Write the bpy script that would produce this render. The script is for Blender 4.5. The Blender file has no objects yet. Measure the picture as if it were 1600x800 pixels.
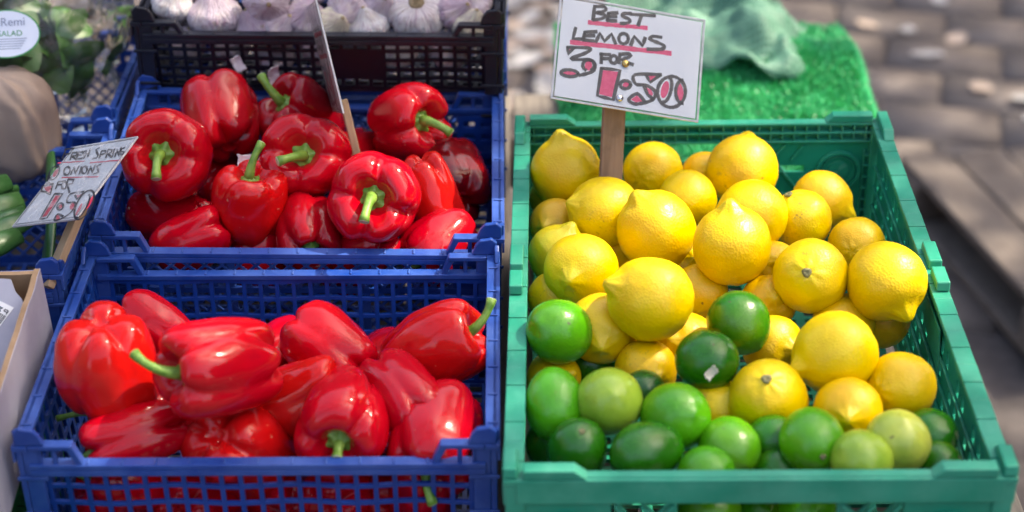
import bpy, bmesh, math, random
from mathutils import Vector, Matrix, noise
import numpy as np

# ------------------------------------------------------------------ camera, sky, sun, exposure
scene = bpy.context.scene
COL = scene.collection
rad = math.radians

cam_data = bpy.data.cameras.new('camera')
cam_data.lens = 60.75
cam_data.sensor_width = 36.0
cam_data.clip_start = 0.05
cam_data.clip_end = 500.0
cam_data.dof.use_dof = True
cam_data.dof.focus_distance = 1.63
cam_data.dof.aperture_fstop = 3.2
cam = bpy.data.objects.new('camera', cam_data)
COL.objects.link(cam)
cam.location = (0, 0, 1.744)
cam.rotation_euler = (rad(90 - 31.27), 0, 0)
scene.camera = cam

SUN_AZ, SUN_EL = 72.0, 52.0          # degrees; azimuth from +Y towards +X
SUN = Vector((math.cos(rad(SUN_EL)) * math.sin(rad(SUN_AZ)), math.cos(rad(SUN_EL)) * math.cos(rad(SUN_AZ)), math.sin(rad(SUN_EL))))
world = bpy.data.worlds.new('World')
scene.world = world
world.use_nodes = True
wn = world.node_tree
sky = wn.nodes.new('ShaderNodeTexSky')
sky.sky_type = 'NISHITA'
sky.sun_disc = False
sky.sun_elevation = rad(SUN_EL)
sky.sun_rotation = rad(SUN_AZ)
sky.dust_density = 4.0
sky.ozone_density = 0.6
sky.air_density = 0.8
wn.nodes['Background'].inputs['Strength'].default_value = 0.15
wn.links.new(sky.outputs[0], wn.nodes['Background'].inputs['Color'])

sun_data = bpy.data.lights.new('sun', 'SUN')
sun_data.energy = 2.3
sun_data.angle = rad(0.53)
sun_data.color = (1.0, 0.94, 0.84)
sun = bpy.data.objects.new('sun', sun_data)
COL.objects.link(sun)
sun.rotation_euler = SUN.to_track_quat('Z', 'Y').to_euler()
sun.location = SUN * 30

vs = scene.view_settings
vs.view_transform = 'Standard'
vs.look = 'None'
vs.exposure = 2.18
vs.use_white_balance = True
vs.white_balance_temperature = 7450
vs.white_balance_tint = 8
vs.gamma = 1.0
scene.cycles.use_denoising = True
scene.cycles.max_bounces = 10
scene.cycles.diffuse_bounces = 2
scene.cycles.transparent_max_bounces = 24
scene.cycles.caustics_reflective = False
scene.cycles.caustics_refractive = False
scene.cycles.sample_clamp_indirect = 6.0

random.seed(7)

# ------------------------------------------------------------------ tables (places and sizes in metres)
CITRUS=[
('lemon',(0.0565,1.5779,0.8875),(-0.1535,0.1719,0.9731),0.0417,0.0354,0,'','large lemon with its nipple pointing up, back left corner of green crate'),
('lemon',(0.0910,1.4919,0.8894),(-0.8857,-0.2088,0.4146),0.0393,0.0339,0,'','lemon with its tip pointing left, in front of the wooden sign stick'),
('lemon',(0.1485,1.5975,0.8784),(0.5051,0.8480,-0.1605),0.0342,0.0295,0,'','lemon directly right of the wooden sign stick at the back'),
('lemon',(0.1400,1.4491,0.8938),(-0.4867,0.1437,0.8617),0.0422,0.0364,0,'','bright round lemon with small tip at upper left, below the sign stick'),
('lemon',(0.1779,1.5337,0.8789),(0.4240,0.8899,-0.1684),0.0334,0.0288,0,'','plain lemon between the sign stick and the upright pointed lemon'),
('lemon',(0.2400,1.5849,0.8853),(0.1642,0.7635,0.6247),0.0411,0.0354,0,'','lemon with blunt tip up under the hand hole of the back wall'),
('lemon',(0.2362,1.4779,0.8930),(0.1054,0.9943,0.0128),0.0392,0.0338,0,'','sunlit lemon behind the upright pointed lemon'),
('lemon',(0.2066,1.3953,0.9079),(-0.1011,0.1803,0.9784),0.0410,0.0353,0,'','tall upright lemon with pointed tip up in the middle of the pile'),
('lemon',(0.2896,1.4935,0.8782),(-0.4867,0.1437,0.8617),0.0333,0.0287,0,'B','lemon with a green stem button at its top left end, beside the large shaded one'),
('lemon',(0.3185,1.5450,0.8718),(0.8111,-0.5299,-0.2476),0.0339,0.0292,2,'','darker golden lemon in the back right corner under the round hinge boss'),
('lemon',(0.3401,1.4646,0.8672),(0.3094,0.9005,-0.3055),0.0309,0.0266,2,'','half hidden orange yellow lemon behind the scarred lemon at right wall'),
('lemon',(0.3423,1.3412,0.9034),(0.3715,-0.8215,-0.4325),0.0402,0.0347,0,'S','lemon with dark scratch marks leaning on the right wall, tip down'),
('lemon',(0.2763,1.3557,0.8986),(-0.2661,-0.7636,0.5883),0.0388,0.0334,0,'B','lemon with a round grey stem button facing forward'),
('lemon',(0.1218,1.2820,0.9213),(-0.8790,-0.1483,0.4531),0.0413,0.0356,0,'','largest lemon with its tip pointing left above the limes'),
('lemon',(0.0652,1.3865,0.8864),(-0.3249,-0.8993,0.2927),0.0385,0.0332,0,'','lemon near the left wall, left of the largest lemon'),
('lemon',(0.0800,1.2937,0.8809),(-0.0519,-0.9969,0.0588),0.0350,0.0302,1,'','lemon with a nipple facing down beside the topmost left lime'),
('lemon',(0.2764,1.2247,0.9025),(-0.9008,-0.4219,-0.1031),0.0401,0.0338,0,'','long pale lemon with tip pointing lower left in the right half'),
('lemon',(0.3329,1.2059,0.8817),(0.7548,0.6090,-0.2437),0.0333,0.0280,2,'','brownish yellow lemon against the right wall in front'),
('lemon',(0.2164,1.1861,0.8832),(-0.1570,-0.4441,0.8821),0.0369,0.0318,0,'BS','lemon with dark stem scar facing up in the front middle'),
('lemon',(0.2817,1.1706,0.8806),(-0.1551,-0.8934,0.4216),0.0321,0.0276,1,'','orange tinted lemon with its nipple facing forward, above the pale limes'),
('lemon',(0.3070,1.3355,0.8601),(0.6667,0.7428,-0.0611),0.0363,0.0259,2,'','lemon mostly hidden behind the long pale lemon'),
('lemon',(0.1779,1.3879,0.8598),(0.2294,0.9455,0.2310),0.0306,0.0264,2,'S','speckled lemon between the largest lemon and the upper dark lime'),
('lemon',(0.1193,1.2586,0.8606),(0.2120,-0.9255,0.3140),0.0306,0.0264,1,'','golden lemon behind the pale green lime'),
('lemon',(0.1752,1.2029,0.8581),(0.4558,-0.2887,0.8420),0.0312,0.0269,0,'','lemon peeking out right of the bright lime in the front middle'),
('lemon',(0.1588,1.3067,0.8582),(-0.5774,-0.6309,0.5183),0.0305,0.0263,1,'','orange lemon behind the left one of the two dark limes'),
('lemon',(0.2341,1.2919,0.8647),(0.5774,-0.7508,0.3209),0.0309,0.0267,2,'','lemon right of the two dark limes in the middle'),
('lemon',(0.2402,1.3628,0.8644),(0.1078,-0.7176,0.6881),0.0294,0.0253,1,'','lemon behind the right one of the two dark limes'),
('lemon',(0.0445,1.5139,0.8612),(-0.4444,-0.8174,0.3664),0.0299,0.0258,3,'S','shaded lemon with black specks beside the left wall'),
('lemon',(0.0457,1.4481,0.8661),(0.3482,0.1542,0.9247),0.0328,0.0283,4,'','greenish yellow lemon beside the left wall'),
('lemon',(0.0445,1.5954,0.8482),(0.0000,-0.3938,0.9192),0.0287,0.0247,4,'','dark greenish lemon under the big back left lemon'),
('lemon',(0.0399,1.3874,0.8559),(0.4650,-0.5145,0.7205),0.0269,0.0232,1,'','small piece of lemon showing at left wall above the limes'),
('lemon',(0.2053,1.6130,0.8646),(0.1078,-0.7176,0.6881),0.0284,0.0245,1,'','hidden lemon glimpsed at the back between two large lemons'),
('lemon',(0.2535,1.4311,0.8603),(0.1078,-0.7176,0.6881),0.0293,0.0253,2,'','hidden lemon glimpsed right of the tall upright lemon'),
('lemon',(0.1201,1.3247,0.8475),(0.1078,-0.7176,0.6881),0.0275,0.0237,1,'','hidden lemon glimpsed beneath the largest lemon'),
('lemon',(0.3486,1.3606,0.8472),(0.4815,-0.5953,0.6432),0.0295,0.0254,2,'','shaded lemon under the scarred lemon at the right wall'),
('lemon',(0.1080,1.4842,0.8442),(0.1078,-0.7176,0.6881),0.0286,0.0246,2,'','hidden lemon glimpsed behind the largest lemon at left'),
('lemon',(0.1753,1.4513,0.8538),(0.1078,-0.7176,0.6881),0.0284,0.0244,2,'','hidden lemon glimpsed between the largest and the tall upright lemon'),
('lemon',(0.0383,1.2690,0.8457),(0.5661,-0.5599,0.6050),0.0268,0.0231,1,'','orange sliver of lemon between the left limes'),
('lime',(0.0416,1.2711,0.8940),(-0.5661,-0.5599,0.6050),0.0315,0.0274,10,'','topmost left lime touching the left wall'),
('lime',(0.0702,1.2982,0.8386),(0.4851,-0.3701,0.7923),0.0257,0.0233,11,'','dark lime wedged behind the pale green lime'),
('lime',(0.0361,1.1785,0.8821),(0.1048,-0.7585,-0.6432),0.0320,0.0243,10,'','tall light green lime standing at the left wall'),
('lime',(0.0815,1.1743,0.8885),(0.1078,-0.7176,0.6881),0.0310,0.0269,12,'','pale yellow green lime in the left front group'),
('lime',(0.1150,1.2259,0.8591),(0.1078,-0.7176,0.6881),0.0226,0.0196,13,'','small dark bluish lime behind the pale green lime'),
('lime',(0.1358,1.1593,0.8836),(0.4444,-0.7021,0.5564),0.0314,0.0273,10,'','bright glossy lime left of the half hidden front lemon'),
('lime',(0.1672,1.2185,0.8995),(0.8083,-0.5534,0.2010),0.0279,0.0247,11,'W','dark green lime with a white paper scrap at its foot'),
('lime',(0.2013,1.2777,0.8991),(0.5726,-0.6800,-0.4579),0.0289,0.0263,11,'','upper dark green lime in the middle of the pile'),
('lime',(0.0537,1.1317,0.8708),(0.1116,-0.3492,0.9304),0.0276,0.0240,11,'B','dark green lime with pale stem scar near the front left corner'),
('lime',(0.1094,1.1198,0.8780),(-0.8850,-0.4641,0.0382),0.0324,0.0235,11,'','wide dark green lime lying behind the front rail at left'),
('lime',(0.1787,1.1313,0.8725),(0.3313,-0.9271,0.1754),0.0278,0.0242,15,'','lime with a yellow patch on its right side, front middle'),
('lime',(0.1560,1.1007,0.8688),(0.4240,-0.5597,0.7120),0.0254,0.0221,10,'','lime cut off by the front rail below the yellow patched lime'),
('lime',(0.2427,1.1193,0.8895),(0.1535,-0.9731,0.1719),0.0289,0.0251,14,'B','bright green lime with a dark stem dot facing forward'),
('lime',(0.2160,1.1453,0.8696),(0.2357,-0.6835,0.6908),0.0242,0.0210,11,'','dark lime behind the bright lime with the stem dot'),
('lime',(0.2781,1.0929,0.8892),(-0.6838,-0.2504,0.6854),0.0262,0.0235,12,'','pale striped lime against the front rail at right'),
('lime',(0.3121,1.1178,0.8875),(0.1078,-0.1612,0.9810),0.0279,0.0253,16,'','yellowest lime with a brown blossom spot at upper right front'),
('lime',(0.3476,1.1560,0.8662),(0.5661,-0.5599,0.6050),0.0252,0.0219,11,'','dark green lime by the right wall behind the yellowest lime'),
('lime',(0.3498,1.1282,0.8576),(0.5661,-0.5599,0.6050),0.0225,0.0196,11,'','shaded lime in the front right corner low down'),
('lime',(0.2175,1.1201,0.8560),(0.5661,-0.5599,0.6050),0.0233,0.0203,11,'','dark lime low behind the front rail in the middle'),
('lime',(0.0338,1.1756,0.8439),(0.2265,-0.3836,0.8953),0.0244,0.0212,11,'','dark lime deep in the front left corner'),
('lime',(0.1650,1.1251,0.8100),(0.8729,-0.2598,0.4131),0.0272,0.0247,15,'','lime with yellow spot seen through the front window of the crate'),
('lime',(0.2058,1.1299,0.8019),(0.3419,-0.6609,0.6680),0.0264,0.0229,11,'','dark lime seen in the middle of the front window'),
('lime',(0.2452,1.1237,0.8098),(0.3333,-0.2238,0.9159),0.0271,0.0247,10,'','lime seen at the right of the front window'),
]
PEPPERS=[
((-0.3485,1.2153,0.8997),(0.0506,-0.0140,-0.9986),0.0438,0.0831,4,None,1,'low','','plump pepper standing on its head with four lobes up, front left'),
((-0.2420,1.1824,0.9180),(-0.7886,-0.5709,0.2285),0.0384,0.0938,4,(-1.0000,0.2855,0.4701),0,'low','L','long pepper lying with its green stalk curling left, beside the upturned one'),
((-0.3243,1.3200,0.8669),(-0.8437,0.4864,0.2272),0.0246,0.0704,3,None,0,'low','','narrow pepper behind the upturned pepper by the lattice wall'),
((-0.1600,1.2760,0.8721),(-0.7444,0.6394,0.1923),0.0332,0.0829,3,None,0,'low','G','two lobed pepper lying against the lattice in the middle back'),
((-0.0716,1.2744,0.8725),(0.8742,-0.0433,0.4835),0.0365,0.0914,3,(0.5000,0.4672,0.7693),1,'low','L','tapered pepper with hooked stalk at the right wall'),
((-0.1811,1.2178,0.8602),(-0.7990,0.1768,-0.5748),0.0289,0.0805,3,None,1,'low','G','orange red double lobed pepper in the centre behind the front facing one'),
((-0.1425,1.1845,0.8599),(-0.0519,-0.9969,0.0588),0.0398,0.0840,4,(0.0000,-0.2076,-0.3419),0,'low','','pepper with its cut stem facing the front rail, centre'),
((-0.0931,1.2162,0.8654),(0.5206,-0.8487,-0.0937),0.0299,0.0840,4,(0.2000,-0.0519,-0.0855),0,'low','G','knobbly pepper with tubular lobes, right of centre'),
((-0.0649,1.1846,0.8466),(-0.2039,-0.9195,-0.3360),0.0377,0.0840,3,(0.3000,-0.4153,-0.6838),0,'low','L','broad dark pepper in the front right corner'),
((-0.2350,1.1849,0.8349),(0.3558,0.5539,-0.7527),0.0436,0.0840,4,None,1,'low','G','orange red pepper pressed against the front lattice, left of centre'),
((-0.3162,1.1712,0.8537),(-0.9311,-0.3306,-0.1544),0.0291,0.0890,3,(-0.6000,-0.3114,-0.5128),0,'low','G','long dark pepper lying along the front left lattice'),
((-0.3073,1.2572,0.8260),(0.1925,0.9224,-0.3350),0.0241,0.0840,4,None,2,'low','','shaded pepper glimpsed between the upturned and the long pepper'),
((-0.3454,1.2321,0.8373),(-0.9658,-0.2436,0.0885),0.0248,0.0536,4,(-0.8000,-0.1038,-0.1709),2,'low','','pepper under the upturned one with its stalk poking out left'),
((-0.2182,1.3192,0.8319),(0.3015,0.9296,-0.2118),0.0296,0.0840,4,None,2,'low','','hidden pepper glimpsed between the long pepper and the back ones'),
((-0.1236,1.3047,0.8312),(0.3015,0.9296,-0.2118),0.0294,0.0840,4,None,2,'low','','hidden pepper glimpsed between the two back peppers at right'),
((-0.3379,1.1752,0.7964),(-0.8480,-0.1973,0.4919),0.0343,0.0651,4,(-0.5000,0.1557,0.2564),0,'low','','lower pepper with stalk seen through the front left lattice'),
((-0.1479,1.1846,0.7834),(0.3015,0.9296,-0.2118),0.0341,0.0840,4,None,0,'low','','lower pepper seen through the lattice under the cut stem'),
((-0.2689,1.1851,0.7818),(0.4240,0.8899,-0.1684),0.0336,0.0840,4,None,0,'low','','lower pepper seen through the lattice under the orange red one'),
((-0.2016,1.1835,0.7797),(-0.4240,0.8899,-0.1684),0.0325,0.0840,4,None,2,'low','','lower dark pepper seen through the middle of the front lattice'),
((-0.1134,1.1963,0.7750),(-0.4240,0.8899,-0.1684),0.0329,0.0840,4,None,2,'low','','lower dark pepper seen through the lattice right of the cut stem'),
((-0.0777,1.1761,0.7912),(0.2120,-0.1585,0.9643),0.0331,0.0840,4,(0.6000,-0.0519,-0.0855),0,'low','','lower pepper with stalk seen through the front right lattice'),
((-0.3485,1.5407,0.9260),(0.0200,-0.8648,0.5018),0.0426,0.0840,4,(0.0500,-0.5191,-0.8547),0,'up','','pepper facing out with long stalk hanging down, nearest the onion sign'),
((-0.3050,1.6307,0.9195),(-0.2494,0.8832,0.3973),0.0432,0.0820,4,None,2,'up','G','pepper with blunt lobes and no stalk showing, second from left at the back'),
((-0.2241,1.6570,0.9088),(-0.5638,-0.3325,0.7560),0.0399,0.0840,4,(-0.5500,0.4153,0.6838),2,'up','','pepper with upright stalk at the back left of the edge on sign'),
((-0.2083,1.5530,0.9151),(0.0000,-0.8221,0.5693),0.0423,0.0840,4,(-0.9000,-0.1817,-0.2992),0,'up','','pepper facing out with pale broken stalk pointing left, under the edge on sign'),
((-0.1136,1.6347,0.9174),(0.6096,-0.6879,0.3940),0.0406,0.0840,4,(0.8000,-0.2595,-0.4274),0,'up','','pepper with stalk pointing right on top at the back right'),
((-0.1324,1.4862,0.9080),(-0.0797,-0.8520,0.5174),0.0432,0.0840,4,(-0.1500,-0.5191,-0.8547),0,'up','','largest outward facing pepper with stalk pointing down, front middle'),
((-0.2631,1.5011,0.8937),(0.1036,-0.0018,0.9946),0.0358,0.0715,4,(0.4000,0.4672,0.7693),1,'up','L','upright orange red pepper with stalk up beside a scrap of garlic skin'),
((-0.3505,1.5360,0.8588),(-0.9210,0.3858,-0.0547),0.0289,0.0840,3,None,0,'up','L','pepper lying flat under the leftmost outward facing one'),
((-0.3140,1.4761,0.8654),(-0.8348,0.0232,-0.5501),0.0316,0.0746,3,None,0,'up','G','ridged pepper lying at the front left rail'),
((-0.2562,1.4975,0.8361),(0.0000,-0.1272,-0.9919),0.0298,0.0571,3,None,0,'up','G','pepper with wrinkled top at the front rail, left of the cut stem'),
((-0.2051,1.4887,0.8713),(0.2039,-0.9709,-0.1259),0.0332,0.0840,4,(0.2000,-0.1557,-0.2564),2,'up','L','rounded pepper with dark green stem facing down at the front rail'),
((-0.1535,1.4787,0.8488),(-0.6396,0.3254,-0.6965),0.0306,0.0840,3,None,0,'up','L','pepper showing its back below the largest outward facing one'),
((-0.0716,1.4835,0.8576),(-0.6772,-0.6599,-0.3255),0.0343,0.0750,3,(-0.5000,-0.1557,-0.2564),2,'up','L','pepper in the front right corner behind the rail bracket'),
((-0.0830,1.5300,0.8892),(0.3094,-0.3055,-0.9005),0.0272,0.0726,3,None,1,'up','L','orange red pepper with a long bright streak at right of the largest one'),
((-0.0643,1.5851,0.8716),(-0.3070,0.9481,0.0827),0.0388,0.0840,4,None,3,'up','L','dark maroon pepper at the right wall'),
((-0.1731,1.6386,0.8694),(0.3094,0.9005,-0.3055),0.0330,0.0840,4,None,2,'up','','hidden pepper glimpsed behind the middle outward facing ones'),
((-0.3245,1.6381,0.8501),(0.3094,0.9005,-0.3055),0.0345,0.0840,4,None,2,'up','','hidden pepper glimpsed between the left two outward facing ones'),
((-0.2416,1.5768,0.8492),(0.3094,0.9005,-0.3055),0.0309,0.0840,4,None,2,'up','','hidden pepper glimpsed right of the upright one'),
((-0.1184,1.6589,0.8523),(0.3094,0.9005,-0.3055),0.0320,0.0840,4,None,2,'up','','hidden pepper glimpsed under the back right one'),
]
GARLIC=[
((-0.3235,1.7434,0.9906),(-0.0506,0.0140,0.9986),0.0312,0.0263,0,'big lilac garlic bulb with stem ring on top at the front left'),
((-0.3690,1.7481,1.0016),(0.2120,-0.1585,0.9643),0.0216,0.0209,1,'whitish garlic bulb in the front left corner'),
((-0.2645,1.7371,1.0123),(0.2063,-0.9540,0.2174),0.0290,0.0193,0,'garlic bulb at the top edge right of the big lilac bulb'),
((-0.2794,1.7341,0.9837),(-0.3094,-0.2959,0.9037),0.0195,0.0153,2,'small purple garlic bulb against the rail beside the big lilac bulb'),
((-0.2521,1.7327,0.9795),(0.5392,-0.2731,0.7967),0.0263,0.0159,0,'split garlic bulb with raised skin against the front rail'),
((-0.2247,1.7394,0.9904),(0.3313,-0.5831,0.7417),0.0243,0.0181,2,'garlic bulb just left of the edge on sign'),
((-0.1919,1.7314,0.9847),(0.4364,-0.6328,0.6396),0.0179,0.0152,3,'torn yellowish garlic bulb just right of the edge on sign'),
((-0.1786,1.7427,0.9980),(-0.2265,-0.9713,-0.0725),0.0188,0.0174,0,'small garlic bulb behind the torn yellowish one'),
((-0.1554,1.7311,0.9828),(-0.2074,-0.0126,0.9782),0.0256,0.0173,1,'smooth white garlic bulb left of the rooted one'),
((-0.1382,1.7531,1.0010),(0.1041,-0.7914,0.6024),0.0279,0.0174,0,'garlic bulb behind, left of the rooted one'),
((-0.1033,1.7400,0.9958),(0.0203,-0.4734,0.8806),0.0324,0.0269,4,'largest garlic bulb with hairy root plate showing'),
((-0.0611,1.7406,0.9974),(0.5661,-0.5599,0.6050),0.0201,0.0201,2,'purple garlic bulb right of the rooted one'),
((-0.0449,1.7283,0.9859),(0.3094,-0.2959,0.9037),0.0179,0.0152,3,'yellowish garlic bulb at the right end of the rail'),
((-0.0435,1.7568,0.9980),(-0.3094,-0.2959,0.9037),0.0189,0.0175,0,'garlic bulb in the right corner at the top edge'),
((-0.3527,1.7836,1.0116),(0.2120,-0.1585,0.9643),0.0261,0.0212,2,''),
((-0.2252,1.7781,1.0116),(0.1010,-0.5673,0.8173),0.0274,0.0197,0,''),
((-0.1693,1.7836,1.0116),(0.1010,-0.5673,0.8173),0.0261,0.0198,2,''),
((-0.0850,1.7928,1.0116),(0.3030,-0.4286,0.8512),0.0262,0.0198,0,''),
((-0.2987,1.8021,1.0116),(0.3030,-0.4286,0.8512),0.0263,0.0199,0,''),
((-0.3091,1.7416,0.9576),(0.3030,-0.4286,0.8512),0.0211,0.0176,0,''),
((-0.2096,1.7318,0.9588),(0.3030,-0.4286,0.8512),0.0209,0.0174,2,''),
((-0.1257,1.7300,0.9559),(0.1054,-0.4472,0.8882),0.0209,0.0174,1,''),
((-0.0698,1.7288,0.9564),(0.3030,-0.4286,0.8512),0.0209,0.0174,0,''),
((-0.3578,1.7411,0.9616),(0.3030,-0.4286,0.8512),0.0196,0.0175,0,''),
((-0.2592,1.7328,0.9507),(0.3030,-0.4286,0.8512),0.0210,0.0175,0,''),
((-0.1679,1.7309,0.9516),(0.3030,-0.4286,0.8512),0.0209,0.0175,2,''),
]
SIGN_LEMON={'origin':(0.051,1.5984,1.0727),'u':(0.9729,0.0832,-0.2157),'v':(-0.093,-0.7136,-0.6943),'n':(0.2117,-0.6956,0.6865),'w':0.1443,'h':0.1029,'pen':2.26,'dark':[[(32.27,2.68),(31.92,17.07)],[(32.02,3.38),(41.63,1.81),(44.03,4.15),(41.29,7.25),(34.44,9.79),(42.3,9.84),(43.45,12.4),(39.6,15.21),(31.97,17.71)],[(47.15,7.67),(46.39,15.62)],[(47.16,7.83),(56.13,5.73)],[(47.14,11.42),(55.2,9.81)],[(46.54,15.6),(55.58,14.47)],[(69.74,4.1),(63.2,5.27),(60.99,7.3),(62.7,8.95),(67.84,9.99),(69.62,12.61),(66.34,14.99),(60.46,16.37)],[(70.27,4.82),(94.63,1.76)],[(80.87,4.55),(78.36,15.13)],[(15.0,29.32),(13.36,40.91),(24.76,39.55)],[(24.74,31.96),(23.73,40.21)],[(24.74,31.96),(36.4,29.41)],[(24.45,35.89),(34.43,33.97)],[(23.74,40.37),(34.13,39.68)],[(36.69,40.36),(40.09,30.54),(45.41,38.02),(52.05,29.07),(56.73,38.45)],[(69.35,31.05),(69.21,32.96),(68.5,34.75),(67.32,36.18),(65.8,37.1),(64.13,37.4),(62.51,37.03),(61.13,36.04),(60.17,34.55),(59.73,32.75),(59.87,30.84),(60.57,29.05),(61.75,27.61),(63.27,26.69),(64.94,26.39),(66.57,26.76),(67.94,27.75),(68.91,29.24),(69.35,31.05)],[(72.52,37.3),(75.23,27.58),(84.57,36.01),(86.58,27.2)],[(103.11,23.64),(94.74,24.14),(91.02,27.4),(97.51,29.35),(105.28,31.4),(107.07,34.18),(102.81,36.55),(89.98,38.63)],[(8.65,50.91),(29.06,47.98),(31.56,49.8),(26.48,54.22),(12.9,62.35),(25.51,60.97),(33.21,60.12),(37.89,63.96),(37.16,70.01),(31.31,74.37),(23.08,77.86)],[(8.65,50.91),(9.87,57.75),(14.84,50.79)],[(28.87,71.3),(27.12,70.21),(25.95,68.52),(25.53,66.46),(25.91,64.32),(27.05,62.4),(28.79,60.96),(30.88,60.2),(33.04,60.22),(34.97,61.03),(36.41,62.51),(37.14,64.46),(37.07,66.6),(36.22,68.64),(34.69,70.3)],[(21.55,76.66),(21.03,77.9),(19.55,79.07),(17.27,80.03),(14.47,80.67),(11.5,80.91),(8.71,80.72),(6.43,80.12),(4.95,79.19),(4.43,78.04),(4.94,76.81),(6.42,75.64),(8.69,74.67),(11.48,74.03),(14.46,73.79),(17.26,73.98),(19.54,74.58),(21.03,75.51),(21.55,76.66)],[(43.38,51.28),(43.9,61.32)],[(42.37,52.26),(52.27,51.02)],[(43.83,56.67),(50.3,55.55)],[(59.79,54.87),(59.68,56.27),(59.16,57.57),(58.29,58.61),(57.17,59.29),(55.94,59.5),(54.74,59.23),(53.73,58.51),(53.01,57.42),(52.69,56.1),(52.79,54.71),(53.31,53.41),(54.18,52.36),(55.3,51.68),(56.54,51.47),(57.73,51.74),(58.75,52.46),(59.46,53.55),(59.79,54.87)],[(62.19,49.62),(61.8,58.39)],[(61.83,49.04),(71.21,46.6),(73.37,48.0),(70.78,51.03),(63.16,53.96),(76.16,57.52)],[(44.67,66.8),(63.62,65.47),(59.18,97.39),(42.89,95.83),(44.67,66.8)],[(75.49,78.84),(75.28,80.3),(74.47,81.69),(73.14,82.84),(71.47,83.62),(69.65,83.92),(67.9,83.73),(66.43,83.05),(65.42,81.97),(64.99,80.62),(65.2,79.16),(66.01,77.77),(67.33,76.62),(69.0,75.84),(70.83,75.53),(72.58,75.72),(74.05,76.4),(75.06,77.49),(75.49,78.84)],[(105.58,63.1),(79.15,67.63),(80.68,77.15),(90.38,76.63),(98.94,79.67),(101.68,84.66),(98.7,90.93),(89.95,95.58),(80.76,98.08),(74.85,94.44),(83.02,87.0),(91.07,93.8)],[(90.86,66.59),(95.28,72.91),(105.14,63.5)],[(88.86,77.37),(93.96,86.44),(99.22,89.56)],[(132.26,78.07),(131.3,83.74),(128.73,88.85),(124.85,92.8),(120.13,95.1),(115.14,95.48),(110.48,93.91),(106.7,90.57),(104.27,85.86),(103.46,80.35),(104.38,74.69),(106.93,69.57),(110.81,65.6),(115.53,63.26),(120.55,62.86),(125.24,64.43),(129.03,67.79),(131.47,72.53),(132.26,78.07)],[(114.7,64.84),(115.82,65.39),(116.73,66.8),(117.34,68.98),(117.63,71.77),(117.56,74.98),(117.16,78.4),(116.44,81.79),(115.46,84.92),(114.27,87.58),(112.97,89.58),(111.65,90.79),(110.38,91.14)],[(130.11,89.35),(128.26,89.25),(126.48,88.33),(124.88,86.66),(123.59,84.35),(122.67,81.56),(122.21,78.48),(122.22,75.31),(122.71,72.27),(123.65,69.58),(124.97,67.41),(126.58,65.91),(128.38,65.18)]],'pink':[[(9.34,51.75),(13.77,50.97),(10.19,56.09)],[(35.07,65.57),(34.99,67.33),(34.48,68.96),(33.6,70.26),(32.45,71.06),(31.18,71.28),(29.93,70.89),(28.85,69.93),(28.09,68.52),(27.72,66.83),(27.79,65.07),(28.3,63.44),(29.18,62.14),(30.33,61.33),(31.61,61.11),(32.86,61.51),(33.93,62.47),(34.7,63.88),(35.07,65.57)],[(19.42,76.99),(19.03,77.73),(17.92,78.44),(16.21,79.04),(14.11,79.45),(11.88,79.63),(9.79,79.55),(8.08,79.23),(6.97,78.7),(6.58,78.03),(6.96,77.29),(8.07,76.58),(9.78,75.98),(11.87,75.57),(14.1,75.39),(16.2,75.46),(17.91,75.79),(19.03,76.32),(19.42,76.99)],[(46.06,68.48),(61.89,67.37),(57.58,94.95),(44.6,93.95)],[(74.59,79.31),(74.45,80.32),(73.9,81.28),(73.01,82.07),(71.87,82.61),(70.64,82.82),(69.46,82.67),(68.46,82.2),(67.78,81.45),(67.49,80.52),(67.62,79.51),(68.17,78.55),(69.06,77.75),(70.2,77.22),(71.43,77.01),(72.61,77.15),(73.61,77.62),(74.3,78.37),(74.59,79.31)],[(92.44,66.64),(101.76,64.73),(95.68,71.88)],[(91.49,78.85),(96.95,80.33),(99.33,84.74),(97.55,88.24),(93.8,84.39)],[(77.01,94.08),(82.84,88.63),(88.88,93.85),(82.18,96.24)],[(114.81,78.29),(114.05,81.45),(112.92,84.18),(111.56,86.17),(110.12,87.16),(108.78,87.05),(107.71,85.85),(107.03,83.69),(106.81,80.84),(107.1,77.64),(107.85,74.48),(108.98,71.74),(110.35,69.74),(111.79,68.74),(113.13,68.85),(114.2,70.06),(114.89,72.23),(115.1,75.08),(114.81,78.29)],[(130.12,76.65),(130.59,79.87),(130.6,82.82),(130.15,85.16),(129.28,86.6),(128.11,86.97),(126.78,86.22),(125.44,84.44),(124.25,81.86),(123.37,78.77),(122.89,75.55),(122.88,72.59),(123.33,70.25),(124.2,68.8),(125.37,68.43),(126.71,69.18),(128.05,70.96),(129.24,73.55),(130.12,76.65)]],'under':[((28.34,21.12),(87.02,16.53),4.68),((12.13,44.67),(113.6,38.73),4.98)],'pins':[((68.22,58.4),4.53,0),((65.22,95.1),4.38,1)],'stick':((0.1052,1.5546,0.9864),(0.1008,1.515,0.8769),0.023)}
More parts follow.
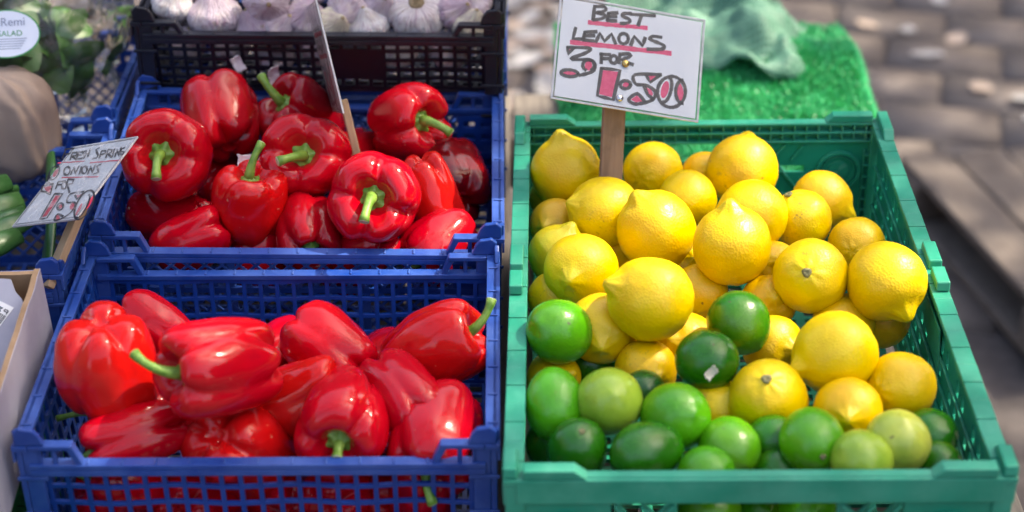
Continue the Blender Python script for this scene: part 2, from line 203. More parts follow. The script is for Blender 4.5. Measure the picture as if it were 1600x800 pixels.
SIGN_ONION={'origin':(-0.4256,1.4876,0.962),'u':(0.7572,-0.5264,0.3867),'v':(-0.4059,-0.843,-0.353),'n':(-0.5118,-0.1103,0.852),'w':0.0944,'h':0.0993,'pen':1.44,'dark':[[(-12.82,-0.9),(-6.11,13.19)],[(-15.37,-1.25),(0.36,-0.67)],[(-9.54,6.42),(0.9,6.78)],[(3.83,5.86),(9.21,15.48)],[(3.83,5.86),(11.86,6.43),(15.05,11.3),(7.69,11.1),(21.08,17.56)],[(14.7,6.81),(20.62,16.72)],[(14.43,6.52),(21.33,6.93)],[(17.62,11.38),(23.78,11.69)],[(20.62,16.72),(27.2,16.81)],[(25.54,6.47),(22.49,7.87),(29.05,12.4),(31.38,16.33),(27.55,16.86)],[(26.85,5.86),(33.31,17.11)],[(31.57,4.95),(37.46,15.59)],[(30.44,11.55),(35.05,10.88)],[(46.87,4.99),(42.73,6.49),(47.96,11.34),(54.01,15.75),(55.74,20.08),(49.06,19.71)],[(55.0,10.75),(60.18,20.67)],[(54.48,10.17),(62.01,11.2),(65.17,15.47),(58.28,15.82)],[(65.16,10.35),(70.93,21.33)],[(64.9,10.06),(71.94,11.28),(74.05,15.39),(69.24,16.02),(80.84,22.15)],[(75.23,10.97),(81.09,21.42)],[(86.01,22.33),(79.61,11.57),(91.75,21.83),(84.64,10.23)],[(90.98,11.11),(87.14,12.1),(90.69,18.92),(97.05,21.54),(94.85,16.96),(91.2,16.46)],[(25.78,34.35),(26.67,36.26),(26.71,37.73),(25.91,38.57),(24.36,38.71),(22.25,38.1),(19.82,36.83),(17.36,35.05),(15.18,32.96),(13.54,30.83),(12.63,28.9),(12.58,27.42),(13.39,26.56),(14.96,26.44),(17.1,27.06),(19.54,28.35),(22.0,30.14),(24.16,32.23),(25.78,34.35)],[(31.44,38.66),(26.59,28.33),(39.29,38.86),(34.32,28.04)],[(40.22,29.81),(46.42,39.99)],[(55.02,36.6),(55.75,38.23),(55.77,39.48),(55.09,40.2),(53.77,40.31),(51.99,39.79),(49.95,38.71),(47.89,37.19),(46.07,35.42),(44.7,33.6),(43.96,31.96),(43.93,30.7),(44.62,29.97),(45.95,29.87),(47.75,30.39),(49.8,31.49),(51.86,33.02),(53.67,34.79),(55.02,36.6)],[(61.46,41.6),(55.3,30.72),(68.69,41.99),(62.17,30.33)],[(71.28,30.49),(66.32,31.62),(71.96,36.62),(77.89,41.63),(71.46,43.08)],[(8.45,36.6),(8.61,39.34),(7.59,41.26),(5.49,42.15),(2.58,41.88),(-0.82,40.49),(-4.28,38.14),(-7.41,35.1),(-9.81,31.74),(-11.19,28.48),(-11.38,25.69),(-10.34,23.74),(-8.21,22.86),(-5.25,23.15),(-1.83,24.59),(1.65,26.97),(4.75,30.02),(7.11,33.37),(8.45,36.6)],[(-8.59,34.25),(-0.11,45.58),(11.33,48.72)],[(-4.43,49.68),(11.95,49.04),(22.25,64.64),(10.33,59.27),(1.42,57.5),(-4.43,49.68)],[(18.63,46.52),(23.58,56.48)],[(18.63,46.52),(30.35,47.16)],[(21.67,51.46),(29.9,51.66)],[(39.26,55.05),(39.74,56.49),(39.57,57.57),(38.77,58.15),(37.44,58.16),(35.72,57.61),(33.83,56.55),(32.0,55.11),(30.44,53.47),(29.35,51.82),(28.85,50.36),(29.02,49.28),(29.83,48.69),(31.18,48.68),(32.9,49.25),(34.8,50.32),(36.63,51.76),(38.18,53.4),(39.26,55.05)],[(33.43,45.5),(40.88,58.22)],[(32.83,45.18),(44.01,47.02),(46.45,52.35),(39.11,52.99),(53.66,65.16)],[(28.62,63.84),(43.0,65.45),(47.87,96.99),(36.85,97.62),(28.62,63.84)],[(61.79,85.02),(62.18,86.4),(61.8,87.38),(60.7,87.86),(59.01,87.77),(56.93,87.12),(54.71,85.99),(52.61,84.51),(50.89,82.87),(49.76,81.25),(49.37,79.86),(49.75,78.87),(50.86,78.39),(52.57,78.49),(54.66,79.15),(56.89,80.29),(58.98,81.78),(60.68,83.42),(61.79,85.02)],[(77.44,66.6),(57.13,67.28),(61.95,78.4),(74.55,79.75),(81.28,85.81),(80.6,95.4),(71.1,101.2),(63.36,100.93),(60.85,93.42),(73.73,97.61)],[(66.42,69.55),(75.21,75.92),(77.69,68.84)],[(109.97,91.16),(110.76,97.03),(109.66,101.48),(106.81,104.0),(102.53,104.29),(97.33,102.31),(91.81,98.27),(86.62,92.64),(82.4,86.07),(79.67,79.36),(78.79,73.34),(79.88,68.76),(82.81,66.19),(87.21,65.96),(92.53,68.08),(98.1,72.27),(103.26,78.0),(107.37,84.56),(109.97,91.16)],[(89.63,71.63),(91.85,72.97),(94.2,75.24),(96.52,78.28),(98.64,81.87),(100.42,85.78),(101.75,89.72),(102.53,93.45),(102.72,96.7),(102.31,99.27),(101.32,100.98),(99.83,101.72),(97.92,101.44)]],'pink':[[(5.45,34.81),(5.68,36.6),(5.41,37.98),(4.66,38.77),(3.53,38.89),(2.14,38.32),(0.67,37.13),(-0.71,35.45),(-1.84,33.5),(-2.56,31.5),(-2.81,29.7),(-2.54,28.31),(-1.78,27.51),(-0.64,27.4),(0.76,27.98),(2.23,29.19),(3.61,30.87),(4.73,32.82),(5.45,34.81)],[(-0.93,51.37),(11.72,50.8),(18.21,61.67),(7.47,56.92)],[(32.43,66.27),(41.32,67.26),(43.98,94.17),(38.09,95.05)],[(59.4,84.27),(59.68,85.2),(59.5,85.88),(58.87,86.23),(57.87,86.21),(56.62,85.82),(55.27,85.1),(53.98,84.15),(52.91,83.08),(52.18,82.01),(51.89,81.08),(52.08,80.39),(52.71,80.04),(53.71,80.07),(54.97,80.46),(56.32,81.18),(57.61,82.14),(58.68,83.21),(59.4,84.27)],[(68.91,70.32),(76.04,69.64),(74.38,74.36)],[(81.41,86.67),(81.63,88.04),(81.21,89.02),(80.18,89.49),(78.67,89.39),(76.86,88.74),(74.97,87.62),(73.22,86.15),(71.82,84.51),(70.95,82.9),(70.72,81.52),(71.14,80.54),(72.18,80.07),(73.7,80.17),(75.52,80.83),(77.42,81.96),(79.16,83.44),(80.55,85.07),(81.41,86.67)],[(69.45,98.97),(69.74,99.96),(69.53,100.68),(68.83,101.05),(67.73,101.02),(66.36,100.6),(64.88,99.84),(63.48,98.82),(62.32,97.68),(61.54,96.54),(61.24,95.55),(61.45,94.82),(62.16,94.45),(63.27,94.48),(64.64,94.9),(66.12,95.67),(67.52,96.69),(68.68,97.84),(69.45,98.97)],[(104.18,83.94),(104.79,86.84),(104.89,89.22),(104.47,90.8),(103.6,91.38),(102.36,90.91),(100.92,89.42),(99.43,87.1),(98.09,84.23),(97.04,81.14),(96.43,78.21),(96.32,75.8),(96.73,74.21),(97.62,73.62),(98.86,74.12),(100.32,75.63),(101.81,77.97),(103.15,80.86),(104.18,83.94)],[(93.98,91.3),(94.56,93.92),(94.74,96.09),(94.48,97.55),(93.84,98.13),(92.87,97.76),(91.7,96.49),(90.47,94.45),(89.32,91.9),(88.39,89.14),(87.8,86.5),(87.62,84.31),(87.87,82.83),(88.52,82.25),(89.5,82.63),(90.68,83.92),(91.92,85.98),(93.06,88.54),(93.98,91.3)]],'under':[((-8.77,17.82),(36.57,21.4),1.8),((49.97,25.45),(98.81,28.3),1.8),((19.31,41.25),(82.36,47.66),1.8)],'pins':[],'stick':((-0.4112,1.4228,0.9505),(-0.4397,1.3553,0.8932),0.0133)}
SIGN_EDGE={'origin':(-0.2159,1.695,1.0185),'u':(0.1719,-0.8883,0.426),'v':(0.224,-0.3858,-0.895),'n':(-0.9593,-0.2493,-0.1327),'w':0.1479,'h':0.1059,'pen':2.6,'dark':[[(30,12),(34,24)],[(45,10),(42,24),(58,22)],[(64,12),(70,24),(78,11)],[(84,24),(92,10),(100,24)],[(22,36),(28,46),(36,34)],[(44,46),(52,34),(60,46)],[(70,34),(68,46),(84,45)],[(92,46),(98,34),(108,46)],[(30,62),(26,100),(44,101),(48,63),(30,62)],[(60,66),(58,84),(76,84),(80,98),(60,101)],[(92,66),(84,84),(92,100),(106,96),(110,76),(92,66)]],'pink':[[(32,66),(44,66),(40,98),(29,97)],[(94,72),(104,76),(100,92),(90,90)]],'under':[((18,28),(128,28),5),((14,51),(126,51),5)],'pins':[],'stick':((-0.1725,1.5282,0.9854),(-0.1663,1.527,0.9448),0.0101)}

# ------------------------------------------------------------------ material helpers
class NT:
    def __init__(self, name):
        self.m = bpy.data.materials.new(name); self.m.use_nodes = True
        self.t = self.m.node_tree; self.b = self.t.nodes['Principled BSDF']; self.out = self.t.nodes['Material Output']
    def n(self, typ, **kw):
        nd = self.t.nodes.new(typ)
        for k, v in kw.items():
            if hasattr(nd, k): setattr(nd, k, v)
        return nd
    def l(self, a, b): self.t.links.new(a, b)
    def set(self, **kw):
        for k, v in kw.items(): self.b.inputs[k.replace('_', ' ')].default_value = v
        return self
    def coords(self, kind='Object', scale=None):
        tc = self.n('ShaderNodeTexCoord'); o = tc.outputs[kind]
        if scale is not None:
            mp = self.n('ShaderNodeMapping'); self.l(o, mp.inputs[0]); mp.inputs['Scale'].default_value = scale; o = mp.outputs[0]
        return o
    def offset_by_random(self, vec):
        oi = self.n('ShaderNodeObjectInfo'); m = self.n('ShaderNodeMath', operation='MULTIPLY'); self.l(oi.outputs['Random'], m.inputs[0]); m.inputs[1].default_value = 37.0
        a = self.n('ShaderNodeVectorMath', operation='ADD'); self.l(vec, a.inputs[0]); self.l(m.outputs[0], a.inputs[1]); return a.outputs[0]
    def noise(self, vec, scale, detail=3, rough=.55):
        nz = self.n('ShaderNodeTexNoise'); self.l(vec, nz.inputs['Vector']); nz.inputs['Scale'].default_value = scale
        nz.inputs['Detail'].default_value = detail; nz.inputs['Roughness'].default_value = rough; return nz.outputs[0]
    def ramp(self, fac, stops):
        r = self.n('ShaderNodeValToRGB'); self.l(fac, r.inputs[0]); e = r.color_ramp.elements
        while len(e) < len(stops): e.new(.5)
        for x, (p, c) in zip(e, stops):
            x.position = p; x.color = (*c, 1) if len(c) == 3 else c
        return r.outputs[0]
    def val(self, fac, a0, a1, b0=0., b1=1.):
        r = self.n('ShaderNodeMapRange'); self.l(fac, r.inputs[0]); r.inputs[1].default_value = a0; r.inputs[2].default_value = a1
        r.inputs[3].default_value = b0; r.inputs[4].default_value = b1; return r.outputs[0]
    def mix(self, fac, a, b, mode='MIX'):
        m = self.n('ShaderNodeMix', data_type='RGBA', blend_type=mode)
        for sock, v in ((m.inputs[0], fac), (m.inputs[6], a), (m.inputs[7], b)):
            if hasattr(v, 'links'): self.l(v, sock)
            else: sock.default_value = v if not isinstance(v, tuple) else (*v[:3], 1)
        return m.outputs[2]
    def bump(self, h, strength=.3, dist=.001, normal=None):
        b = self.n('ShaderNodeBump'); self.l(h, b.inputs['Height']); b.inputs['Strength'].default_value = strength; b.inputs['Distance'].default_value = dist
        if normal is not None: self.l(normal, b.inputs['Normal'])
        self.l(b.outputs[0], self.b.inputs['Normal']); return b.outputs[0]
    def base(self, c):
        if hasattr(c, 'links'): self.l(c, self.b.inputs['Base Color'])
        else: self.b.inputs['Base Color'].default_value = (*c, 1)
        return self
    def rough(self, r):
        if hasattr(r, 'links'): self.l(r, self.b.inputs['Roughness'])
        else: self.b.inputs['Roughness'].default_value = r
        return self

def plain(name, c0, c1, scale, rough=.6, bump=0., bdist=.001, bscale=None, spec=.5, stretch=None, coat=0.):
    t = NT(name); v = t.coords('Object', stretch); v = t.offset_by_random(v)
    nz = t.noise(v, scale, 4)
    t.base(t.ramp(nz, [(.3, c0), (.7, c1)])).rough(rough)
    t.set(Specular_IOR_Level=spec, Coat_Weight=coat)
    if bump: t.bump(t.noise(v, bscale or scale * 3, 5), bump, bdist)
    return t.m

def mat_pepper():
    t = NT('pepper_skin'); v = t.offset_by_random(t.coords())
    oi = t.n('ShaderNodeObjectInfo')
    n1 = t.noise(v, 14, 3); n2 = t.noise(v, 55, 3)
    c = t.mix(t.val(n1, .35, .75, 0, .35), oi.outputs['Color'], (.50, .008, .006))
    c = t.mix(t.val(n2, .62, .75, 0, .35), c, (.30, .004, .012))
    sz = t.n('ShaderNodeSeparateXYZ'); t.l(t.coords(), sz.inputs[0])
    c = t.mix(t.val(t.noise(v, 20, 4, .7), .60, .78, 0, .5), c, (.20, .002, .010))
    # tiny pale scars
    sp = t.noise(v, 150, 2); c = t.mix(t.val(sp, .74, .77, 0, .6), c, (.55, .26, .16))
    t.base(c)
    t.rough(t.val(t.noise(v, 30, 4), .3, .7, .09, .18))
    t.set(Specular_IOR_Level=.36, Coat_Weight=.04, Coat_Roughness=.04, Subsurface_Weight=.12, Subsurface_Scale=.006)
    t.b.inputs['Subsurface Radius'].default_value = (1, .2, .1)
    t.bump(t.noise(v, 60, 4, .6), .16, .0014)
    return t.m

def mat_citrus(name, low, green):
    t = NT(name); v = t.offset_by_random(t.coords('Object', (.034, .034, .034)))
    oi = t.n('ShaderNodeObjectInfo')
    n1 = t.noise(v, 22, 3)
    c = t.mix(t.val(n1, .35, .75, 0, .6), oi.outputs['Color'], low)
    if green:   # faint meridian streaks and yellow blush at one side
        n4 = t.noise(v, 9, 2); c = t.mix(t.val(n4, .55, .75, 0, .28), c, (.34, .52, .012))
    if not green:   # greener towards both ends
        sz = t.n('ShaderNodeSeparateXYZ'); t.l(t.coords(), sz.inputs[0]); ab = t.n('ShaderNodeMath', operation='ABSOLUTE'); t.l(sz.outputs[2], ab.inputs[0])
        c = t.mix(t.val(ab.outputs[0], .72, 1.02, 0, .38), c, (.46, .46, .012))
    pore = t.n('ShaderNodeTexVoronoi'); t.l(v, pore.inputs['Vector']); pore.inputs['Scale'].default_value = 520
    pn = t.noise(v, 240, 2)
    c = t.mix(t.val(pore.outputs['Distance'], .0, .35, .22 if green else .14, 0), c, (.02, .08, .005) if green else (.45, .24, .0))
    # blemishes: brown rubbed marks gathered in one or two patches
    patch = t.val(t.noise(v, 16, 1), .60, .70); spots = t.val(t.noise(v, 170, 4, .7), .56, .66)
    mk = t.n('ShaderNodeMath', operation='MULTIPLY'); t.l(patch, mk.inputs[0]); t.l(spots, mk.inputs[1])
    c = t.mix(t.val(mk.outputs[0], 0, 1, 0, .25 if green else .55), c, (.12, .07, .025))
    dots = t.val(t.noise(v, 95, 1), .79, .81); c = t.mix(t.val(dots, 0, 1, 0, .7), c, (.07, .04, .02))
    t.base(c)
    t.rough(t.val(n1, .3, .7, .20, .32) if green else t.val(n1, .3, .7, .36, .48))
    t.set(Specular_IOR_Level=.5, Coat_Weight=.12 if green else .05, Coat_Roughness=.25, Subsurface_Weight=.15, Subsurface_Scale=.006)
    t.b.inputs['Subsurface Radius'].default_value = (.6, 1, .1) if green else (1, .55, .08)
    b1 = t.n('ShaderNodeBump'); t.l(pore.outputs['Distance'], b1.inputs['Height']); b1.inputs['Strength'].default_value = .22 if green else .35; b1.inputs['Distance'].default_value = .0007
    t.bump(t.noise(v, 60, 4), .16 if green else .22, .0016, b1.outputs[0])
    return t.m

def mat_garlic():
    t = NT('garlic_skin'); v = t.coords(); oi = t.n('ShaderNodeObjectInfo')
    sx = t.n('ShaderNodeSeparateXYZ'); t.l(v, sx.inputs[0])
    at = t.n('ShaderNodeMath', operation='ARCTAN2'); t.l(sx.outputs[1], at.inputs[0]); t.l(sx.outputs[0], at.inputs[1])
    cb = t.n('ShaderNodeCombineXYZ'); t.l(at.outputs[0], cb.inputs[0]); 
    zz = t.n('ShaderNodeMath', operation='MULTIPLY'); t.l(sx.outputs[2], zz.inputs[0]); zz.inputs[1].default_value = .35; t.l(zz.outputs[0], cb.inputs[1]); t.l(oi.outputs['Random'], cb.inputs[2])
    st = t.noise(cb.outputs[0], 9, 4, .65); vo = t.offset_by_random(v)
    big = t.noise(vo, 1.3, 3)
    c = t.mix(t.val(st, .46, .66, 0, .6), oi.outputs['Color'], (.34, .16, .28))
    c = t.mix(t.val(big, .5, .7, 0, .55), c, (.72, .64, .56))
    c = t.mix(t.val(t.noise(vo, 3.5, 3), .64, .70, 0, .6), c, (.36, .27, .17))
    t.base(c).rough(.5); t.set(Specular_IOR_Level=.35)
    t.bump(st, .6, .03)
    return t.m

def mat_plastic(name, c0, c1, rough=(.28, .5), scuff=(.5, .6, .75), amt=.25, scale=60):
    t = NT(name); v = t.coords()
    n1 = t.noise(v, 12, 4); n2 = t.noise(v, scale, 6, .7)
    c = t.ramp(n1, [(.3, c0), (.7, c1)])
    c = t.mix(t.val(n2, .56, .74, 0, amt), c, scuff)
    ge = t.n('ShaderNodeNewGeometry'); wear = t.n('ShaderNodeMath', operation='MULTIPLY'); t.l(t.val(ge.outputs['Pointiness'], .53, .62), wear.inputs[0]); t.l(t.val(t.noise(v, 25, 4), .35, .65), wear.inputs[1])
    c = t.mix(t.val(wear.outputs[0], 0, 1, 0, .45), c, scuff)
    c = t.mix(t.val(t.noise(v, 7, 5, .7), .58, .74, 0, .3), c, tuple(x * .6 for x in c0))
    t.base(c); t.rough(t.val(n2, .3, .75, *rough)); t.set(Specular_IOR_Level=.45)
    t.bump(t.noise(v, 35, 4), .25, .0012)
    return t.m

def mat_clear(name, haze=.10, tint=(.95, .96, 1), ior=1.5):
    t = NT(name); t.t.nodes.remove(t.b)
    tr = t.n('ShaderNodeBsdfTransparent'); gl = t.n('ShaderNodeBsdfGlossy'); df = t.n('ShaderNodeBsdfDiffuse')
    tr.inputs[0].default_value = (*tint, 1); gl.inputs['Roughness'].default_value = .12; df.inputs[0].default_value = (.8, .8, .85, 1)
    fr = t.n('ShaderNodeFresnel'); fr.inputs[0].default_value = ior
    v = t.offset_by_random(t.coords()); nz = t.noise(v, 38, 4)
    b = t.n('ShaderNodeBump'); t.l(nz, b.inputs['Height']); b.inputs['Strength'].default_value = .55; b.inputs['Distance'].default_value = .003
    t.l(b.outputs[0], gl.inputs['Normal']); t.l(b.outputs[0], fr.inputs['Normal'])
    m1 = t.n('ShaderNodeMixShader'); t.l(t.val(t.noise(v, 90, 5), .45, .8, haze * .3, haze * 2.2), m1.inputs[0]); t.l(tr.outputs[0], m1.inputs[1]); t.l(df.outputs[0], m1.inputs[2])
    m2 = t.n('ShaderNodeMixShader'); t.l(fr.outputs[0], m2.inputs[0]); t.l(m1.outputs[0], m2.inputs[1]); t.l(gl.outputs[0], m2.inputs[2])
    t.l(m2.outputs[0], t.out.inputs[0]); return t.m

def mat_wood(name, c0, c1, axis=1, scale=9, bump=.4):
    t = NT(name); s = [14, 14, 14]; s[axis] = 1.0
    v = t.offset_by_random(t.coords('Object', tuple(s))); v0 = t.offset_by_random(t.coords())
    g = t.noise(v, scale, 6, .65)
    c = t.ramp(g, [(.25, c0), (.55, c1), (.8, tuple(x * .8 for x in c0))])
    c = t.mix(t.val(t.noise(v0, 30, 4), .55, .75, 0, .5), c, tuple(x * .45 for x in c0))
    t.base(c).rough(.75); t.set(Specular_IOR_Level=.3); t.bump(g, bump, .0015)
    return t.m

M = {}
M['pepper'] = mat_pepper()
M['lemon'] = mat_citrus('lemon_peel', (.62, .30, .004), False)
M['lime'] = mat_citrus('lime_peel', (.022, .20, .004), True)
M['garlic'] = mat_garlic()
M['stem'] = plain('pepper_stalk', (.06, .18, .012), (.24, .40, .07), 90, .45, .3, .001)
M['stemcut'] = plain('cut_stalk', (.42, .48, .22), (.62, .62, .40), 200, .7)
M['button'] = plain('citrus_stem', (.10, .09, .04), (.26, .25, .12), 300, .8, .5)
M['root'] = plain('garlic_root', (.20, .14, .08), (.42, .33, .20), 400, .9, .6)
M['blue'] = mat_plastic('blue_plastic', (.002, .034, .23), (.003, .052, .31), scuff=(.16, .28, .66), amt=.10)
M['black'] = mat_plastic('black_plastic', (.003, .004, .010), (.006, .007, .016), scuff=(.03, .035, .055), amt=.3)
M['green'] = mat_plastic('green_plastic', (.0, .22, .135), (.002, .30, .19), rough=(.3, .5), scuff=(.18, .50, .38), amt=.14, scale=45)
M['card'] = plain('white_card', (.86, .86, .88), (.90, .90, .91), 25, .6)
M['ink'] = plain('marker_ink', (.004, .004, .010), (.012, .012, .025), 300, .35)
M['pink'] = plain('pink_marker', (.74, .02, .13), (.86, .06, .20), 260, .4)
M['red'] = plain('red_marker', (.72, .02, .06), (.84, .06, .11), 260, .4)
M['clear'] = mat_clear('clear_sleeve', .006, (1, 1, 1), 1.3)
M['clear_glare'] = mat_clear('glare_sleeve', .24, (1, 1, 1), 1.3)  # diffuse white mixed into the film stands in for glare on the card
M['bag'] = mat_clear('bag_film', .07, (1, 1, 1), 1.45)
M['brass'] = plain('brass', (.45, .30, .10), (.60, .42, .16), 300, .3); M['brass'].node_tree.nodes['Principled BSDF'].inputs['Metallic'].default_value = .9
M['steel'] = plain('steel', (.55, .55, .56), (.70, .70, .72), 300, .2); M['steel'].node_tree.nodes['Principled BSDF'].inputs['Metallic'].default_value = .9
M['stick'] = mat_wood('weathered_stick', (.20, .125, .085), (.33, .22, .155), 1, 5)
M['stick2'] = mat_wood('pale_stick', (.30, .20, .12), (.45, .32, .20), 1, 6)
M['plank'] = mat_wood('grey_plank', (.10, .085, .075), (.19, .165, .145), 1, 7)
M['pallet'] = mat_wood('pallet_board', (.095, .075, .066), (.17, .14, .125), 1, 7)
M['cardbrown'] = plain('brown_cardboard', (.26, .16, .09), (.34, .22, .13), 40, .85, .2)
M['cardwhite'] = plain('printed_cardboard', (.30, .30, .40), (.45, .45, .54), 14, .55, .25, .002)
M['paper'] = plain('brown_paper', (.24, .175, .145), (.31, .235, .195), 14, .75, .12, .002, 40)
M['leaf'] = plain('salad_leaf', (.015, .065, .008), (.055, .16, .025), 30, .4, .4)
M['onion'] = plain('onion_leaf', (.010, .055, .016), (.05, .15, .035), 9, .32, .1)
M['label'] = plain('label_paper', (.60, .66, .80), (.68, .74, .86), 20, .5)
M['labelgreen'] = plain('label_green', (.01, .20, .05), (.02, .28, .08), 20, .5)
M['labelprint'] = plain('label_print', (.16, .20, .32), (.2, .25, .38), 20, .5)
M['turf'] = plain('turf_backing', (.004, .13, .035), (.01, .20, .06), 60, .8, .4, .003)
M['blade'] = plain('turf_blades', (.010, .34, .11), (.06, .56, .22), 14, .35)
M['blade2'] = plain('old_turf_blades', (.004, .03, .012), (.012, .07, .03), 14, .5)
M['skin'] = plain('garlic_paper', (.60, .52, .58), (.74, .70, .72), 90, .6)
M['slab'] = plain('paving_stone', (.13, .107, .10), (.19, .16, .152), 9, .8, .5, .004, 40)
M['soil'] = plain('asphalt', (.055, .045, .045), (.09, .075, .074), 30, .85, .5, .004, 90)
M['bark'] = plain('bark', (.08, .06, .045), (.16, .13, .10), 12, .9, .8, .02)
M['treeleaf'] = plain('tree_leaf', (.035, .09, .015), (.07, .14, .03), 3, .5)
M['litter0'] = plain('pale_leaf_dapple', (.40, .38, .38), (.58, .56, .56), 30, .7)
M['litter1'] = plain('grey_leaf_dapple', (.26, .25, .26), (.36, .35, .36), 30, .7)
M['litter2'] = plain('tan_leaf_dapple', (.36, .27, .22), (.50, .40, .34), 30, .7)
M['scrap'] = plain('paper_scrap', (.42, .38, .33), (.58, .54, .48), 30, .7)

def mat_net():
    t = NT('shade_net'); v = t.coords('Object')
    w = []
    for ax in (0, 1):
        sx = t.n('ShaderNodeSeparateXYZ'); t.l(v, sx.inputs[0])
        m = t.n('ShaderNodeMath', operation='MULTIPLY'); t.l(sx.outputs[ax], m.inputs[0]); m.inputs[1].default_value = 2 * math.pi / .0060
        s = t.n('ShaderNodeMath', operation='SINE'); t.l(m.outputs[0], s.inputs[0]); w.append(s.outputs[0])
    mx = t.n('ShaderNodeMath', operation='MAXIMUM'); t.l(w[0], mx.inputs[0]); t.l(w[1], mx.inputs[1])
    t.base(t.ramp(t.noise(v, 12, 3), [(.3, (.04, .15, .10)), (.7, (.12, .27, .20))])).rough(.6)
    t.l(t.val(mx.outputs[0], -.35, -.05, .45, 1), t.b.inputs['Alpha'])
    t.bump(mx.outputs[0], .4, .001); return t.m
M['net'] = mat_net()
M['winframe'] = plain('window_frame', (.4, .4, .38), (.5, .5, .48), 5, .5)
M['glass'] = plain('window_glass', (.02, .022, .025), (.03, .032, .036), 2, .06)


# ------------------------------------------------------------------ object helpers
def tag(o, label=None, cat=None, group=None, kind=None):
    if label: o['label'] = label
    if cat: o['category'] = cat
    if group: o['group'] = group
    if kind: o['kind'] = kind
    return o

def empty(name, mat=None, loc=None):
    o = bpy.data.objects.new(name, None); COL.objects.link(o); o.empty_display_size = .03
    if mat is not None: o.matrix_world = mat
    if loc is not None: o.location = loc
    return o

